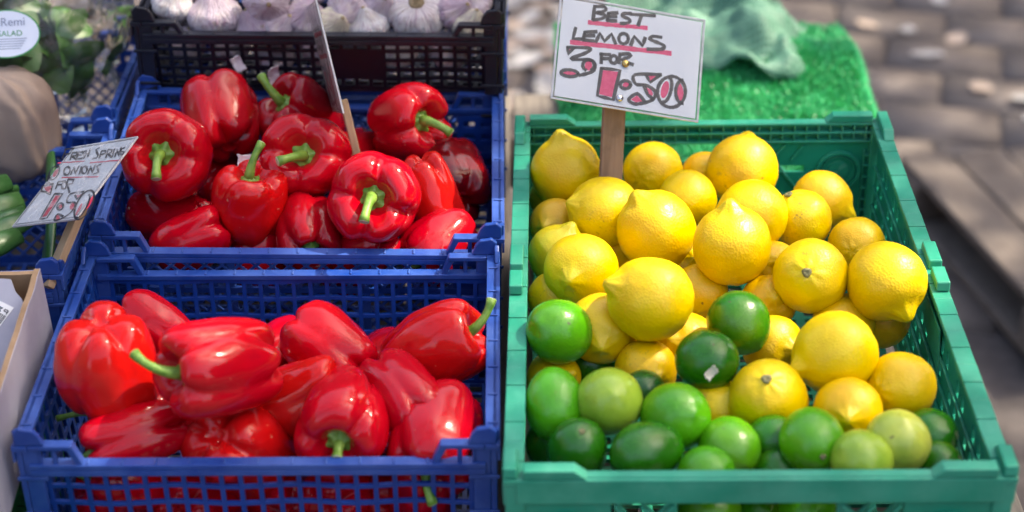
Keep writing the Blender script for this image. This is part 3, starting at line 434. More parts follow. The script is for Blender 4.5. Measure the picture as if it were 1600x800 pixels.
class MB:
    def __init__(self): self.v = []; self.f = []
    def add(self, vs, fs):
        k = len(self.v); self.v += [tuple(p) for p in vs]; self.f += [tuple(i + k for i in f) for f in fs]; return self
    def box(self, x0, x1, y0, y1, z0, z1):
        v = [(x, y, z) for x in (x0, x1) for y in (y0, y1) for z in (z0, z1)]
        return self.add(v, [(0, 1, 3, 2), (4, 6, 7, 5), (0, 4, 5, 1), (2, 3, 7, 6), (0, 2, 6, 4), (1, 5, 7, 3)])
    def bar(self, a, b, w, t, up=(0, 0, 1)):
        a, b = Vector(a), Vector(b); d = (b - a).normalized(); u = Vector(up)
        s = d.cross(u)
        if s.length < 1e-4: s = d.cross(Vector((1, 0, 0)))
        s.normalize(); n = s.cross(d).normalized(); s *= w / 2; n *= t / 2
        v = [p + i * s + j * n for p in (a, b) for i, j in ((-1, -1), (1, -1), (1, 1), (-1, 1))]
        return self.add(v, [(3, 2, 1, 0), (4, 5, 6, 7), (0, 1, 5, 4), (1, 2, 6, 5), (2, 3, 7, 6), (3, 0, 4, 7)])
    def prism(self, pts, mp, w0, w1):
        n = len(pts)
        v = [mp(u, q, w0) for u, q in pts] + [mp(u, q, w1) for u, q in pts]
        f = [tuple(range(n)), tuple(range(2 * n - 1, n - 1, -1))] + [(i, i + n, (i + 1) % n + n, (i + 1) % n) for i in range(n)]
        return self.add(v, f)
    def plate(self, us, qs, solid, mp, w0, w1):
        nu, nq = len(us) - 1, len(qs) - 1; idx = {}; v = []; f = []
        def vid(i, j, k):
            key = (i, j, k)
            if key not in idx: idx[key] = len(v); v.append(mp(us[i], qs[j], w1 if k else w0))
            return idx[key]
        S = lambda i, j: 0 <= i < nu and 0 <= j < nq and solid(i, j)
        for i in range(nu):
            for j in range(nq):
                if not S(i, j): continue
                f.append((vid(i, j, 0), vid(i, j + 1, 0), vid(i + 1, j + 1, 0), vid(i + 1, j, 0)))
                f.append((vid(i, j, 1), vid(i + 1, j, 1), vid(i + 1, j + 1, 1), vid(i, j + 1, 1)))
                if not S(i - 1, j): f.append((vid(i, j, 0), vid(i, j, 1), vid(i, j + 1, 1), vid(i, j + 1, 0)))
                if not S(i + 1, j): f.append((vid(i + 1, j, 0), vid(i + 1, j + 1, 0), vid(i + 1, j + 1, 1), vid(i + 1, j, 1)))
                if not S(i, j - 1): f.append((vid(i, j, 0), vid(i + 1, j, 0), vid(i + 1, j, 1), vid(i, j, 1)))
                if not S(i, j + 1): f.append((vid(i, j + 1, 0), vid(i, j + 1, 1), vid(i + 1, j + 1, 1), vid(i + 1, j + 1, 0)))
        return self.add(v, f)
    def ring(self, cx, cq, r0, r1, mp, w0, w1, n=24, a0=0, a1=360):
        m = n if a1 - a0 >= 360 else n + 1; v = []; f = []
        for i in range(m):
            a = rad(a0 + (a1 - a0) * i / n)
            for r in (r0, r1):
                for w in (w0, w1): v.append(mp(cx + r * math.cos(a), cq + r * math.sin(a), w))
        for i in range(n if m == n else n):
            j = (i + 1) % m
            if m != n and i + 1 >= m: break
            a, b = i * 4, j * 4
            f += [(a, b, b + 2, a + 2), (a + 1, a + 3, b + 3, b + 1), (a, a + 1, b + 1, b), (a + 2, b + 2, b + 3, a + 3)]
        if m != n: f += [(0, 2, 3, 1), (4 * n, 4 * n + 1, 4 * n + 3, 4 * n + 2)]
        return self.add(v, f)
    def tube(self, pts, rs, n=10, cap=True, sq=1.0):
        pts = [Vector(p) for p in pts]; v = []; f = []
        d0 = (pts[1] - pts[0]).normalized(); s = d0.orthogonal().normalized()
        for i, p in enumerate(pts):
            d = (pts[min(i + 1, len(pts) - 1)] - pts[max(i - 1, 0)]).normalized()
            s = (s - d * s.dot(d)).normalized(); t = d.cross(s)
            for k in range(n):
                a = 2 * math.pi * k / n; v.append(p + (s * math.cos(a) + t * math.sin(a) * sq) * rs[i])
        for i in range(len(pts) - 1):
            for k in range(n):
                k2 = (k + 1) % n; f.append((i * n + k, i * n + k2, (i + 1) * n + k2, (i + 1) * n + k))
        if cap: f.append(tuple(range(n - 1, -1, -1))); f.append(tuple((len(pts) - 1) * n + k for k in range(n)))
        return self.add(v, f)
    def mesh(self, name, mat, smooth=False, recalc=True):
        me = bpy.data.meshes.new(name); me.from_pydata(self.v, [], self.f)
        if recalc:
            bm = bmesh.new(); bm.from_mesh(me); bmesh.ops.recalc_face_normals(bm, faces=bm.faces); bm.to_mesh(me); bm.free()
        me.materials.append(mat)
        if smooth: me.polygons.foreach_set('use_smooth', [True] * len(me.polygons))
        me.update(); return me
    def build(self, name, mat, parent=None, smooth=False, bevel=0., matrix=None):
        o = bpy.data.objects.new(name, self.mesh(name, mat, smooth)); COL.objects.link(o)
        if parent is not None: o.parent = parent
        if matrix is not None: o.matrix_world = matrix
        if bevel:
            b = o.modifiers.new('bevel', 'BEVEL'); b.width = bevel; b.segments = 2; b.limit_method = 'ANGLE'; b.angle_limit = rad(40); b.harden_normals = False
        return o

def frame(o, X, Y, Z):
    m = Matrix.Identity(4)
    for i, c in enumerate((X, Y, Z)):
        for r in range(3): m[r][i] = c[r]
    for r in range(3): m[r][3] = o[r]
    return m

def pose(x, y, z, yaw, tilt=0, roll=0):
    ya, ti, ro = rad(yaw), rad(tilt), rad(roll)
    X = Vector((math.cos(ya), math.sin(ya), 0)); Y = Vector((-math.sin(ya), math.cos(ya), 0)); Z = Vector((0, 0, 1))
    Y2 = Y * math.cos(ti) + Z * math.sin(ti); Z2 = Z * math.cos(ti) - Y * math.sin(ti)
    X3 = X * math.cos(ro) - Z2 * math.sin(ro); Z3 = Z2 * math.cos(ro) + X * math.sin(ro)
    return frame((x, y, z), X3, Y2, Z3)

def axis_frame(loc, axis, hint=(0, 0, 1), spin=0.):
    Z = Vector(axis).normalized(); h = Vector(hint)
    X = h - Z * h.dot(Z)
    if X.length < 1e-3: X = Z.orthogonal()
    X.normalize(); Y = Z.cross(X)
    return frame(loc, X, Y, Z) @ Matrix.Rotation(spin, 4, 'Z')

# ------------------------------------------------------------------ setting: ground, paving, stall
TABLE_Z = .722
g = MB(); n = 40
for i in range(n + 1):
    for j in range(n + 1): g.v.append((-60 + 120 * i / n, -60 + 120 * j / n, -.014))
g.f = [(i * (n + 1) + j, (i + 1) * (n + 1) + j, (i + 1) * (n + 1) + j + 1, i * (n + 1) + j + 1) for i in range(n) for j in range(n)]
ground = g.build('ground', M['soil']); tag(ground, kind='structure')

pav = empty('pavement'); tag(pav, kind='structure')
rs = random.Random(3)
slab_meshes = []
for k in range(5):
    b = bmesh.new(); bmesh.ops.create_cube(b, size=1.0)
    for v_ in b.verts: v_.co = Vector((v_.co.x * .268 + rs.uniform(-.004, .004), v_.co.y * .177 + rs.uniform(-.003, .003), v_.co.z * .05))
    bmesh.ops.bevel(b, geom=list(b.edges), offset=.009, segments=2, affect='EDGES')
    me = bpy.data.meshes.new('paving_stone'); b.to_mesh(me); b.free(); me.materials.append(M['slab']); me.polygons.foreach_set('use_smooth', [True] * len(me.polygons)); slab_meshes.append(me)
pr = Matrix.Rotation(rad(-14), 4, 'Z')
for j in range(13):
    for i in range(14):
        x = -1.5 + i * .272 + (.136 if j % 2 else 0); y = 2.75 + j * .181
        p = pr @ Vector((x, y - 3, 0)) + Vector((0, 3, 0))
        if abs(p.x) > 1.75 + (p.y - 3) * .1 or p.y < 2.72 or p.y > 4.7: continue
        o = bpy.data.objects.new('paving_stone', slab_meshes[rs.randrange(5)]); COL.objects.link(o); o.parent = pav
        o.location = (p.x, p.y, -.022 + rs.uniform(-.003, .003)); o.rotation_euler = (rs.uniform(-.01, .01), rs.uniform(-.01, .01), rad(-14 + rs.uniform(-1, 1)) + (math.pi if rs.random() < .5 else 0))

# stall table: boards on trestle frames
table = empty('stall_table', loc=(0, 1.5, 0)); tag(table, 'grey wooden plank table under the crates, seen between the blue and green ones', 'table')
rs = random.Random(5)
xx = -1.06; k = 0
while xx < .47:
    w = min(.118, .475 - xx)
    if w < .03: break
    m = MB().box(xx, xx + w - .004, -.62 + rs.uniform(-.01, .01), .60 + rs.uniform(-.008, .008) + (.22 if xx > .04 else 0), TABLE_Z - .022 - rs.uniform(0, .002), TABLE_Z - rs.uniform(0, .0015))
    m.build('plank', M['plank'], table, bevel=.002); xx += w
for y in (-.5, .1, .5):
    MB().box(-1.04, .45, y - .025, y + .025, TABLE_Z - .074, TABLE_Z - .026).build('cross_beam', M['plank'], table, bevel=.002)
for x in (-.95, -.3, .36):
    for y in (-.5, .5):
        MB().box(x - .025, x + .025, y - .022, y + .022, -.03, TABLE_Z - .076).build('leg', M['plank'], table, bevel=.002)

# wooden pallet lying on the ground right of the stall
pal = empty('wooden_pallet', pose(1.16, 3.02, 0, 13.5)); tag(pal, 'weathered pale wooden pallet on the ground beside the green crate', 'pallet')
rs = random.Random(9)
for k in range(7):
    x0 = -.36 + k * .108; e = rs.uniform(-.03, .03)
    m = MB(); nseg = 9; L0, L1 = -.50 + e, .14 + e
    MB().box(x0, x0 + .102 + rs.uniform(-.004, .004), L0, L1, .1, .118).build('top_board', M['pallet'], pal, bevel=.004)
for y in (-.45, .08):
    MB().box(-.37, .40, y - .045, y + .045, .022, .099).build('bearer', M['pallet'], pal, bevel=.004)
for k in range(3):
    MB().box(-.36 + k * .33, -.26 + k * .33, -.49, .13, .001, .0215).build('bottom_board', M['pallet'], pal, bevel=.003)

# pale fallen leaves on the ground, and pale discs standing in for sun dapples
rs = random.Random(77); leafm = []
for k in range(6):
    m = MB(); nn_ = 11; m.v.append((0, 0, .004))
    for a in range(nn_):
        th = 6.2832 * a / nn_; q = .034 * (1 + .25 * math.sin(2 * th + k) + rs.uniform(-.12, .12)); m.v.append((q * math.cos(th) * 1.25, q * math.sin(th) * .85, .006 + rs.uniform(-.002, .006)))
    m.f = [(0, 1 + a, 1 + (a + 1) % nn_) for a in range(nn_)]
    leafm.append(m.mesh('leaf_dapple', M['litter%d' % (k % 3)]))
def litter(x, y, label, group, s_):
    o = bpy.data.objects.new('leaf_dapple', leafm[rs.randrange(6)]); COL.objects.link(o); o.location = (x, y, .006); o.rotation_euler = (rs.uniform(-.15, .15), rs.uniform(-.15, .15), rs.uniform(0, 6.28)); o.scale = (s_, s_, s_); tag(o, label, 'leaf', group)
for k in range(34): litter(rs.uniform(-.06, .16), 3.42 + .8 * rs.random(), 'pale fallen leaf on the ground behind the lemon sign, between the crates', 'leaves behind the lemon sign', rs.uniform(.6, 1.25))
for k in range(16): litter(rs.uniform(.62, 1.3), rs.uniform(3.2, 4.15), 'pale disc painted as a sun dapple on the paving right of the turf', 'painted sun dapples right of the turf', rs.uniform(.5, .95))  # pale discs laid as sun dapples, light put into the colour

# ------------------------------------------------------------------ artificial turf
def turf(name, label, x0, x1, y0, y1, hfun, nb, mblade, seed, h=.012, clear=None):
    """a sheet following hfun with its blades as one part"""
    nx, ny = 46, 60; m = MB()
    for top in (1, 0):
        for i in range(nx + 1):
            for j in range(ny + 1):
                p = hfun(x0 + (x1 - x0) * i / nx, y0 + (y1 - y0) * j / ny); m.v.append((p[0], p[1], p[2] + (0 if top else -.005)))
    N = (nx + 1) * (ny + 1); ix = lambda i, j: i * (ny + 1) + j
    for i in range(nx):
        for j in range(ny):
            q = (ix(i, j), ix(i + 1, j), ix(i + 1, j + 1), ix(i, j + 1)); m.f.append(q); m.f.append(tuple(a + N for a in q[::-1]))
    for i in range(nx):
        for j in (0, ny): m.f.append((ix(i, j), ix(i + 1, j), ix(i + 1, j) + N, ix(i, j) + N))
    for j in range(ny):
        for i in (0, nx): m.f.append((ix(i, j), ix(i, j + 1), ix(i, j + 1) + N, ix(i, j) + N))
    o = m.build(name, M['turf'], smooth=True); tag(o, label, 'turf mat')
    r = random.Random(seed); b = MB()
    for _ in range(nb):
        x, y = r.uniform(x0, x1), r.uniform(y0, y1)
        if clear and clear(x, y): continue
        p = Vector(hfun(x, y)); e = .004
        nrm = (Vector(hfun(x + e, y)) - p).cross(Vector(hfun(x, y + e)) - p).normalized()
        a = r.uniform(0, 6.28); s = Vector((math.cos(a), math.sin(a), 0)) * .0011
        ln = Vector((r.gauss(0, .35), r.gauss(0, .35), 0)) ; d = (nrm + ln).normalized() * h * r.uniform(.6, 1.15)
        k = len(b.v); b.v += [tuple(p - s), tuple(p + s), tuple(p + d * .6 + s * .8), tuple(p + d * .6 - s * .8), tuple(p + d + Vector((ln.x, ln.y, -.25)) * .003)]
        b.f += [(k, k + 1, k + 2, k + 3), (k + 3, k + 2, k + 4)]
    me = bpy.data.meshes.new('blades'); me.from_pydata(b.v, [], b.f); me.materials.append(mblade)
    ob = bpy.data.objects.new('blades', me); COL.objects.link(ob); ob.parent = o; tag(ob, kind='stuff')
    return o

def turf_h(x, y):
    # lies on the boards, hangs over the right edge and the back
    z = TABLE_Z + .006
    z += .010 * max(0, noise.noise((x * 7, y * 7, 1.0))) + .004 * noise.noise((x * 22, y * 22, 4))
    z += .030 * math.exp(-((y - 2.17) / .07) ** 2 - ((x - .36) / .16) ** 2)
    if y < 2.0: x = .062 + (x - .062) * (.70 + .30 * max(0, (y - 1.93) / .07))
    px, py = x, y
    ex = x - (.452 + .012 * noise.noise((y * 9, 2, 0)))
    if ex > 0: px = .452 + .03 * math.tanh(ex / .03); z -= max(0, ex - .02) * .95
    ey = y - 2.29
    if ey > 0: py = 2.29 + .03 * math.tanh(ey / .03); z -= max(0, ey - .02) * .95
    return (px, py, z)
turf('turf_mat', 'bright green artificial turf behind the green crate, draped over the table edge', .062, .62, 1.72, 2.46, turf_h, 75000, M['blade'], 11, .010)

def turf2_h(x, y):
    z = TABLE_Z + .004 + .078 * min(1, max(0, (-.432 - x) / .02)); return (x, y, z + .003 * noise.noise((x * 20, y * 20, 4)))
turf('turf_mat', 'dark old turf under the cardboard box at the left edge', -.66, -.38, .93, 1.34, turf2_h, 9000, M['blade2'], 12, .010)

# folded shade net on the turf
def net():
    nx, ny = 60, 40; m = MB()
    for i in range(nx + 1):
        for j in range(ny + 1):
            u, v = i / nx, j / ny
            x = .125 + .285 * u + .02 * v; y = 2.112 + .34 * v + .016 * math.sin(u * 5) + .012 * (noise.noise((u * 6, 0, 3)))
            z = TABLE_Z + .03 + .02 * math.sin(min(1, v * 5) * math.pi / 2) + .016 * math.sin(u * 9 + v * 5) * min(1, v * 4) + .03 * noise.noise((u * 4, v * 4, 7)) + .022 * noise.noise((u * 5, v * 13, 2)) + .008 * noise.noise((u * 16, v * 24, 5)) + .025 * math.exp(-((v - .45) / .25) ** 2)
            z -= .05 * max(0, u - .86) / .14
            z -= max(0, v - .62) * .42
            m.v.append((x, y, z))
    ix = lambda i, j: i * (ny + 1) + j
    m.f = [(ix(i, j), ix(i + 1, j), ix(i + 1, j + 1), ix(i, j + 1)) for i in range(nx) for j in range(ny)]
    o = m.build('shade_net', M['net'], smooth=True)
    s = o.modifiers.new('thick', 'SOLIDIFY'); s.thickness = .004
    return tag(o, 'crumpled pale green shade netting lying on the bright turf', 'netting')
net()
MB().box(.075, .26, 2.60, 2.64, 0.0, .90).add([], [])
tl = MB().box(-.11, .11, -.02, .02, -.014, .014).build('timber_batten', M['stick2'], None, bevel=.003, matrix=pose(.20, 2.41, .80, 2)); tag(tl, 'pale timber batten behind the netting at the top edge', 'batten')

# ------------------------------------------------------------------ blue crates
def grid_edges(a, b, nh, bar):
    hole = (b - a - (nh + 1) * bar) / nh; e = [a]; x = a
    for i in range(nh):
        x += bar; e.append(x); x += hole; e.append(x)
    e.append(b); return e

def tray(name, mtx, label, mat, W=.4, L=.285, H=.145, dip=.02, style='square', tabs=True, nholes=24, rows=6, boss=False):
    root = empty(name, mtx); tag(root, label, 'crate', 'vegetable crates' if mat is M['blue'] else None)
    ins = .010
    def wall(side):
        # maps (u along, q height, w inward) to local coordinates
        def mp(u, q, w):
            t = ins * (-q / H); wv = .0016 * math.sin(u * 62)
            if side == 'front': return (u, .003 + w + t + wv, q)
            if side == 'back': return (u, L - .003 - w - t + wv, q)
            if side == 'left': return (.003 + w + t, u, q)
            return (W - .003 - w - t, u, q)
        return mp
    for side in ('front', 'back', 'left', 'right'):
        mp = wall(side); long_ = side in ('front', 'back'); E = W if long_ else L
        top = -dip if long_ else 0.
        m = MB()
        if long_ and style == 'diamond':
            b0 = top - .046; lo = -H + .004
            m.plate([.006, .052, E - .052, E - .006], [lo, lo + .008, b0 - .007, b0, top - .008, top], lambda i, j: j in (0, 2, 4), mp, 0, .004)
            for c0, c1 in ((b0, top - .008), (lo + .008, b0 - .007)):
                hh = c1 - c0; st = .0165; u = -.2
                while u < E:
                    for sgn in (1, -1):
                        ua, ub = (u, u + hh) if sgn > 0 else (u + hh, u)
                        qa, qb = c0, c1
                        lo_u, hi_u = .05, E - .05
                        if max(ua, ub) <= lo_u or min(ua, ub) >= hi_u: continue
                        def clip(us, qs_, ue, qe, lim, less):
                            f_ = (lim - us) / (ue - us); return lim, qs_ + (qe - qs_) * f_
                        if ua < lo_u: ua, qa = clip(ua, qa, ub, qb, lo_u, 0)
                        if ub < lo_u: ub, qb = clip(ua, qa, ub, qb, lo_u, 0)
                        if ua > hi_u: ua, qa = clip(ua, qa, ub, qb, hi_u, 0)
                        if ub > hi_u: ub, qb = clip(ua, qa, ub, qb, hi_u, 0)
                        du, dq = ub - ua, qb - qa; ll = math.hypot(du, dq)
                        if ll < .004: continue
                        nx_, nq_ = -dq / ll * .0013, du / ll * .0013
                        m.prism([(ua - nx_, qa - nq_), (ub - nx_, qb - nq_), (ub + nx_, qb + nq_), (ua + nx_, qa + nq_)], mp, .0006 if sgn > 0 else .0008, .0033 if sgn > 0 else .0031)
                    u += st
            # solid-ish end panels with windows
            for e0, e1 in ((.006, .0505), (E - .0505, E - .006)):
                us = grid_edges(e0, e1, 2, .007); qs = grid_edges(lo + .0082, b0 - .0072, 3, .008)
                m.plate(us, qs, lambda i, j: i % 2 == 0 or j % 2 == 0, mp, .0002, .0038)
                qs = grid_edges(b0 + .0002, top - .0082, 2, .008)
                m.plate(us, qs, lambda i, j: i % 2 == 0 or j % 2 == 0, mp, .0002, .0038)
            for uu in (E * .33, E * .66): m.box(*sum(([min(a, b), max(a, b)] for a, b in zip(mp(uu - .004, lo + .009, -.0004), mp(uu + .004, top - .009, .0046))), []))
        else:
            nh = nholes if long_ else int(nholes * L / W)
            us = grid_edges(.006, E - .006, nh, .0042 if long_ else .0062)
            qs = grid_edges(-H + .004, top - .0065, rows if long_ else rows, .0042 if long_ else .006)
            qs = qs[:-1] + [top]
            # refine the long bars so that the waviness reads
            if boss and side == 'front':
                def solid(i, j):
                    u = (us[i] + us[i + 1]) / 2; return i % 2 == 0 or j % 2 == 0 or (abs(u - .245) < .03 and j > 2 and j < 8)
            else:
                solid = lambda i, j: i % 2 == 0 or j % 2 == 0
            m.plate(us, qs, solid, mp, 0, .0034)
        m.build(side + '_wall', mat, root, bevel=.0005)
        # top rail
        r = MB()
        if long_:
            y0, y1 = (0., .011) if side == 'front' else (L - .011, L)
            r.box(.012, W - .012, y0, y1, -dip - .0045, -dip + .0005)
            r.box(.012, W - .012, y0 if side == 'front' else y1 - .0022, (y0 + .0022) if side == 'front' else y1, -dip - .011, -dip - .005)
            for k in range(11):     # little cross ribs along the rail top
                x = .06 + k * (W - .12) / 10
                r.box(x - .001, x + .001, y0 + .0015, y1 - .0015, -dip + .0006, -dip + .0018)
        else:
            x0, x1 = (0., .0125) if side == 'left' else (W - .0125, W)
            r.box(x0, x1, .0, L, -.005, 0.)
            xo = (x0, x0 + .0022) if side == 'left' else (x1 - .0022, x1)
            r.box(*xo, .0, L, -.016, -.0052)
            for k in range(7):
                y = .03 + k * (L - .06) / 6
                r.box(x0 + .002, x1 - .002, y - .001, y + .001, .0002, .0013)
        r.build(side + '_rail', mat, root, bevel=.0012)
    for ex in (0, 1):
        for ey in (0, 1):
            X = lambda x: x if ex == 0 else W - x
            Y = lambda y: y if ey == 0 else L - y
            def bx(m, x0, x1, y0, y1, z0, z1): m.box(min(X(x0), X(x1)), max(X(x0), X(x1)), min(Y(y0), Y(y1)), max(Y(y0), Y(y1)), z0, z1)
            c = MB()   # post with its two ledges
            bx(c, .0025, .0075, .0025, .020, -H + .003, -.0055); bx(c, .0078, .022, .0025, .0072, -H + .003, -.0055)
            for zz in (-.034, -.072, -.108): bx(c, .0005, .026, .0005, .0022, zz - .002, zz + .002)
            c.build('corner_post', mat, root, bevel=.0012)
            h = MB()   # raised bracket over the dipped rail
            bx(h, .0127, .049, .0008, .0105, -.0048, -.0002)
            def pm(u, q, w): return (X(u), Y(w), q)
            h.prism([(.0492, -.0002), (.0442, -.0048), (.0515, -dip - .0002), (.0568, -dip - .0002)], pm, .0012, .0098)
            for u in (.021, .0335): bx(h, u - .002, u + .002, .0025, .0065, -dip - .0002, -.005)
            h.build('corner_bracket', mat, root, bevel=.0009)
            if tabs:
                t = MB()  # stacking lug
                t.prism([(.003, .0002), (.003, .013), (.008, .0175), (.012, .0165), (.019, .0155), (.0235, .010), (.027, .0002)], pm, .001, .0062)
                def pm2(u, q, w): return (X(w), Y(u), q)
                t.prism([(.0065, .0002), (.0065, .012), (.014, .009), (.022, .0002)], pm2, .0008, .0052)
                t.build('stacking_lug', mat, root, bevel=.0012)
    b = MB()
    us = grid_edges(ins + .004, W - ins - .004, 22, .0045); vs_ = grid_edges(ins + .004, L - ins - .004, 15, .0045)
    b.plate(us, vs_, lambda i, j: i % 2 == 0 or j % 2 == 0, lambda u, q, w: (u, q, w), -H, -H + .0036)
    b.build('base_grid', mat, root)
    return root

LOW = pose(-.4095, 1.124, .8785, .4, 1.0, 0)
UPP = pose(-.4070, 1.426, .900, .45, 4.5, .8)
tray('crate', LOW, 'blue square-grid crate holding the front peppers', M['blue'], L=.298, H=.148, style='square')
tray('crate', UPP, 'blue crate with diamond lattice back holding the upper peppers', M['blue'], H=.150, style='diamond')
tray('crate', pose(-.8165, 1.352, .898, .9, 1.0, 0), 'blue crate with the spring onions at the left edge', M['blue'], H=.160, style='diamond')
tray('crate', pose(-.826, 1.655, .905, .9, 0, 0), 'blue crate behind the spring onions holding the salad bag and paper bag', M['blue'], H=.150, style='diamond')
tray('crate', pose(-.405, 1.733, .9145, .2, 0, 0), 'blue crate under the black garlic crate', M['blue'], H=.150, style='diamond')
GAR = pose(-.4075, 1.7017, 1.0016, -1.2)
tray('garlic_crate', GAR, 'low black plastic grid crate full of garlic', M['black'], H=.086, dip=.014, rows=5, nholes=25, boss=True)
# wedges that carry the tilted upper crate
for x in (-.36, -.06):
    m = MB().prism([(1.44, TABLE_Z), (1.70, TABLE_Z), (1.70, TABLE_Z + .0425), (1.44, TABLE_Z + .0225)], lambda u, q, w: (w, u, q), x - .015, x + .015)
    o = m.build('wooden_wedge', M['plank']); tag(o, 'wooden wedge under the %s end of the upper pepper crate' % ('left' if x < -.2 else 'right'), 'wedge', 'wedges under the upper crate')

# ------------------------------------------------------------------ green folding crate
def green_crate(mtx):
    W, L, H = .4, .618, .170
    root = empty('folding_crate', mtx); tag(root, 'green plastic folding crate full of lemons and limes', 'crate')
    G = M['green']
    B = .0009
    def endwall(side):
        def mp(u, q, w): return (u, .004 + w, q) if side == 'front' else (u, L - .004 - w, q)
        lo, zr = -H + .004, -.024
        m = MB()
        # sheet with the large hand window, slots and end windows
        us = [.014, .030, .070, .085, .10, .115, .130, .137, .263, .270, .285, .30, .315, .330, .370, .386]
        qs = [lo, -.118, -.112, -.098, -.092, -.062, -.054, -.048, zr]
        def solid(i, j):
            u = (us[i] + us[i + 1]) / 2; q = (qs[j] + qs[j + 1]) / 2
            if .137 < u < .263: return not (-.048 < q < zr) if side == 'back' else not (-.092 < q < zr)
            if .085 < u < .130 or .270 < u < .315: return not ((-.062 < q < -.054) or (-.112 < q < -.098) or (side == 'front' and -.048 < q < zr))
            return True
        m.plate(us, qs, solid, mp, 0, .0035)
        m.build(side + '_wall', G, root, bevel=.0006)
        # ribbed top rail: two open rows of cells facing inward, smooth outside
        r = MB()
        r.plate([.010, W - .010], [zr, -.0005], lambda i, j: True, mp, -.004, -.0005)
        for q0, q1 in ((-.0035, 0.), (-.0135, -.011), (-.024, -.0215)): r.plate([.012, W - .012], [q0, q1], lambda i, j: True, mp, -.0003, .0085)
        x = .02
        while x < W - .015:
            r.plate([x - .0009, x + .0009], [-.0212, -.0138], lambda i, j: True, mp, -.0002, .0078); r.plate([x - .0009, x + .0009], [-.0107, -.0038], lambda i, j: True, mp, -.0002, .0078)
            x += .0128
        for a, b_ in ((.016, .066), (W - .066, W - .016)):   # raised stacking ends
            s0, s1 = (0, .008) if a < .1 else (.008, 0)
            r.prism([(a, .0004), (b_, .0004), (b_ - s1, .0085), (a + s0, .0085)] if a > .1 else [(a, .0004), (b_, .0004), (b_ - .010, .0085), (a, .0085)], mp, -.004, .0085)
        r.build(side + '_rail', G, root, bevel=.0012)
        d = MB()   # diagonal stiffeners
        def diag(u0, q0, u1, q1, w=.0026):
            d = MB()
            ll = math.hypot(u1 - u0, q1 - q0); a_, b2 = -(q1 - q0) / ll * w / 2, (u1 - u0) / ll * w / 2
            for w0, w1 in ((.0037, .0072), (-.0032, -.0004)): d.prism([(u0 - a_, q0 - b2), (u1 - a_, q1 - b2), (u1 + a_, q1 + b2), (u0 + a_, q0 + b2)], mp, w0, w1)
            d.plate([(u0 + u1) / 2 - .0006, (u0 + u1) / 2 + .0006], [(q0 + q1) / 2 - .0006, (q0 + q1) / 2 + .0006], lambda i, j: True, mp, -.002, .005)
            d.build('stiffener', G, root, bevel=.0005)
        for f in (lambda u: u, lambda u: W - u):
            diag(f(.134), -.028, f(.088), -.086); diag(f(.088), -.028, f(.10), -.046); diag(f(.108), -.028, f(.122), -.046); diag(f(.088), -.088, f(.132), -.088)
            diag(f(.092), -.116, f(.134), -.10)
        for cx in (.048, W - .048):   # round hinge bosses
            c = MB()
            c.ring(cx, -.060, .0205, .0245, mp, .0036, .0082, 32); c.ring(cx, -.060, .0005, .0115, mp, .0036, .0052, 28); c.ring(cx, -.060, .0165, .0185, mp, .0036, .0062, 28)
            c.ring(cx, -.060, .0205, .0245, mp, -.0045, -.0003, 32); c.ring(cx, -.060, .0005, .013, mp, -.0022, -.0003, 28)
            s = 1 if cx < .2 else -1
            for q in (-.040, -.052, -.066, -.080, -.094, -.108, -.122): c.plate(sorted([cx - s * .026, cx - s * .035]), [q - .0012, q + .0012], lambda i, j: True, mp, .0036, .0095)
            c.plate(sorted([cx - s * .0255, cx - s * .0272]), [-.13, -.034], lambda i, j: True, mp, .0037, .0088)
            c.build('hinge_boss', G, root, bevel=.0006)
    endwall('front'); endwall('back')
    for side in ('left', 'right'):
        def mp(u, q, w): return (.006 + w, u, q) if side == 'left' else (W - .006 - w, u, q)
        lo = -H + .004
        us = grid_edges(.022, L - .022, 26, .012); qs = [lo, -.145, -.136, -.122, -.113, -.099, -.090, -.076, -.067, -.053, -.044, -.030, -.022, -.010]
        def solid(i, j):
            if i % 2 == 0: return True
            row = j
            return not (j in (2, 4, 6, 8, 10) and ((i // 2 + j // 2) % 3 != 0))
        m = MB(); m.plate(us, qs, solid, mp, 0, .0035)
        for q in (-.148, -.119, -.095, -.072, -.048): m.plate([.024, L - .024], [q - .0016, q + .0016], lambda i, j: True, mp, .0036, .0062)
        m.build(side + '_wall', G, root, bevel=.0005)
        r = MB(); x0, x1 = (0., .0165) if side == 'left' else (W - .0165, W)
        k = 0; y = 0.; step = L / 24
        while k < 24:
            dz = .0 if k % 2 else -.0006
            r.box(x0, x1, y + .0002, y + step - .0002, -.0062, dz); y += step; k += 1
        xo = (x0, x0 + .003) if side == 'left' else (x1 - .003, x1)
        r.box(*xo, .002, L - .002, -.026, -.0065)
        r.build(side + '_rail', G, root, bevel=.0008)
        s = MB()     # stepped stacking bumps at mid side and at the ends
        for a, b_ in ((.268, .300), (.306, .345)):
            xa, xb = (x0, x1 - .004) if side == 'left' else (x0 + .004, x1)
            s.prism([(a, .0004), (b_, .0004), (b_ - .002, .0092), (a + .002, .0092)], lambda u, q, w: (w, u, q), xa, xb); s.build('stacking_step', G, root, bevel=.0014); s = MB()
        for a, b_ in ((.001, .040), (L - .056, L - .001)):
            xa, xb = (x0, x0 + .011) if side == 'left' else (x1 - .011, x1)
            s.prism([(a, .0004), (b_, .0004), (b_ - (.010 if a < .1 else .002), .0095), (a + (.002 if a < .1 else .010), .0095)], lambda u, q, w: (w, u, q), xa, xb); s.build('stacking_step', G, root, bevel=.0014); s = MB()
        p = MB()     # sloping latch plate on the wall
        p.prism([(.235, -.020), (.335, -.020), (.325, -.036), (.275, -.052), (.222, -.060)], mp, .0064, .0082)
        p.build('latch_plate', G, root, bevel=.0008)
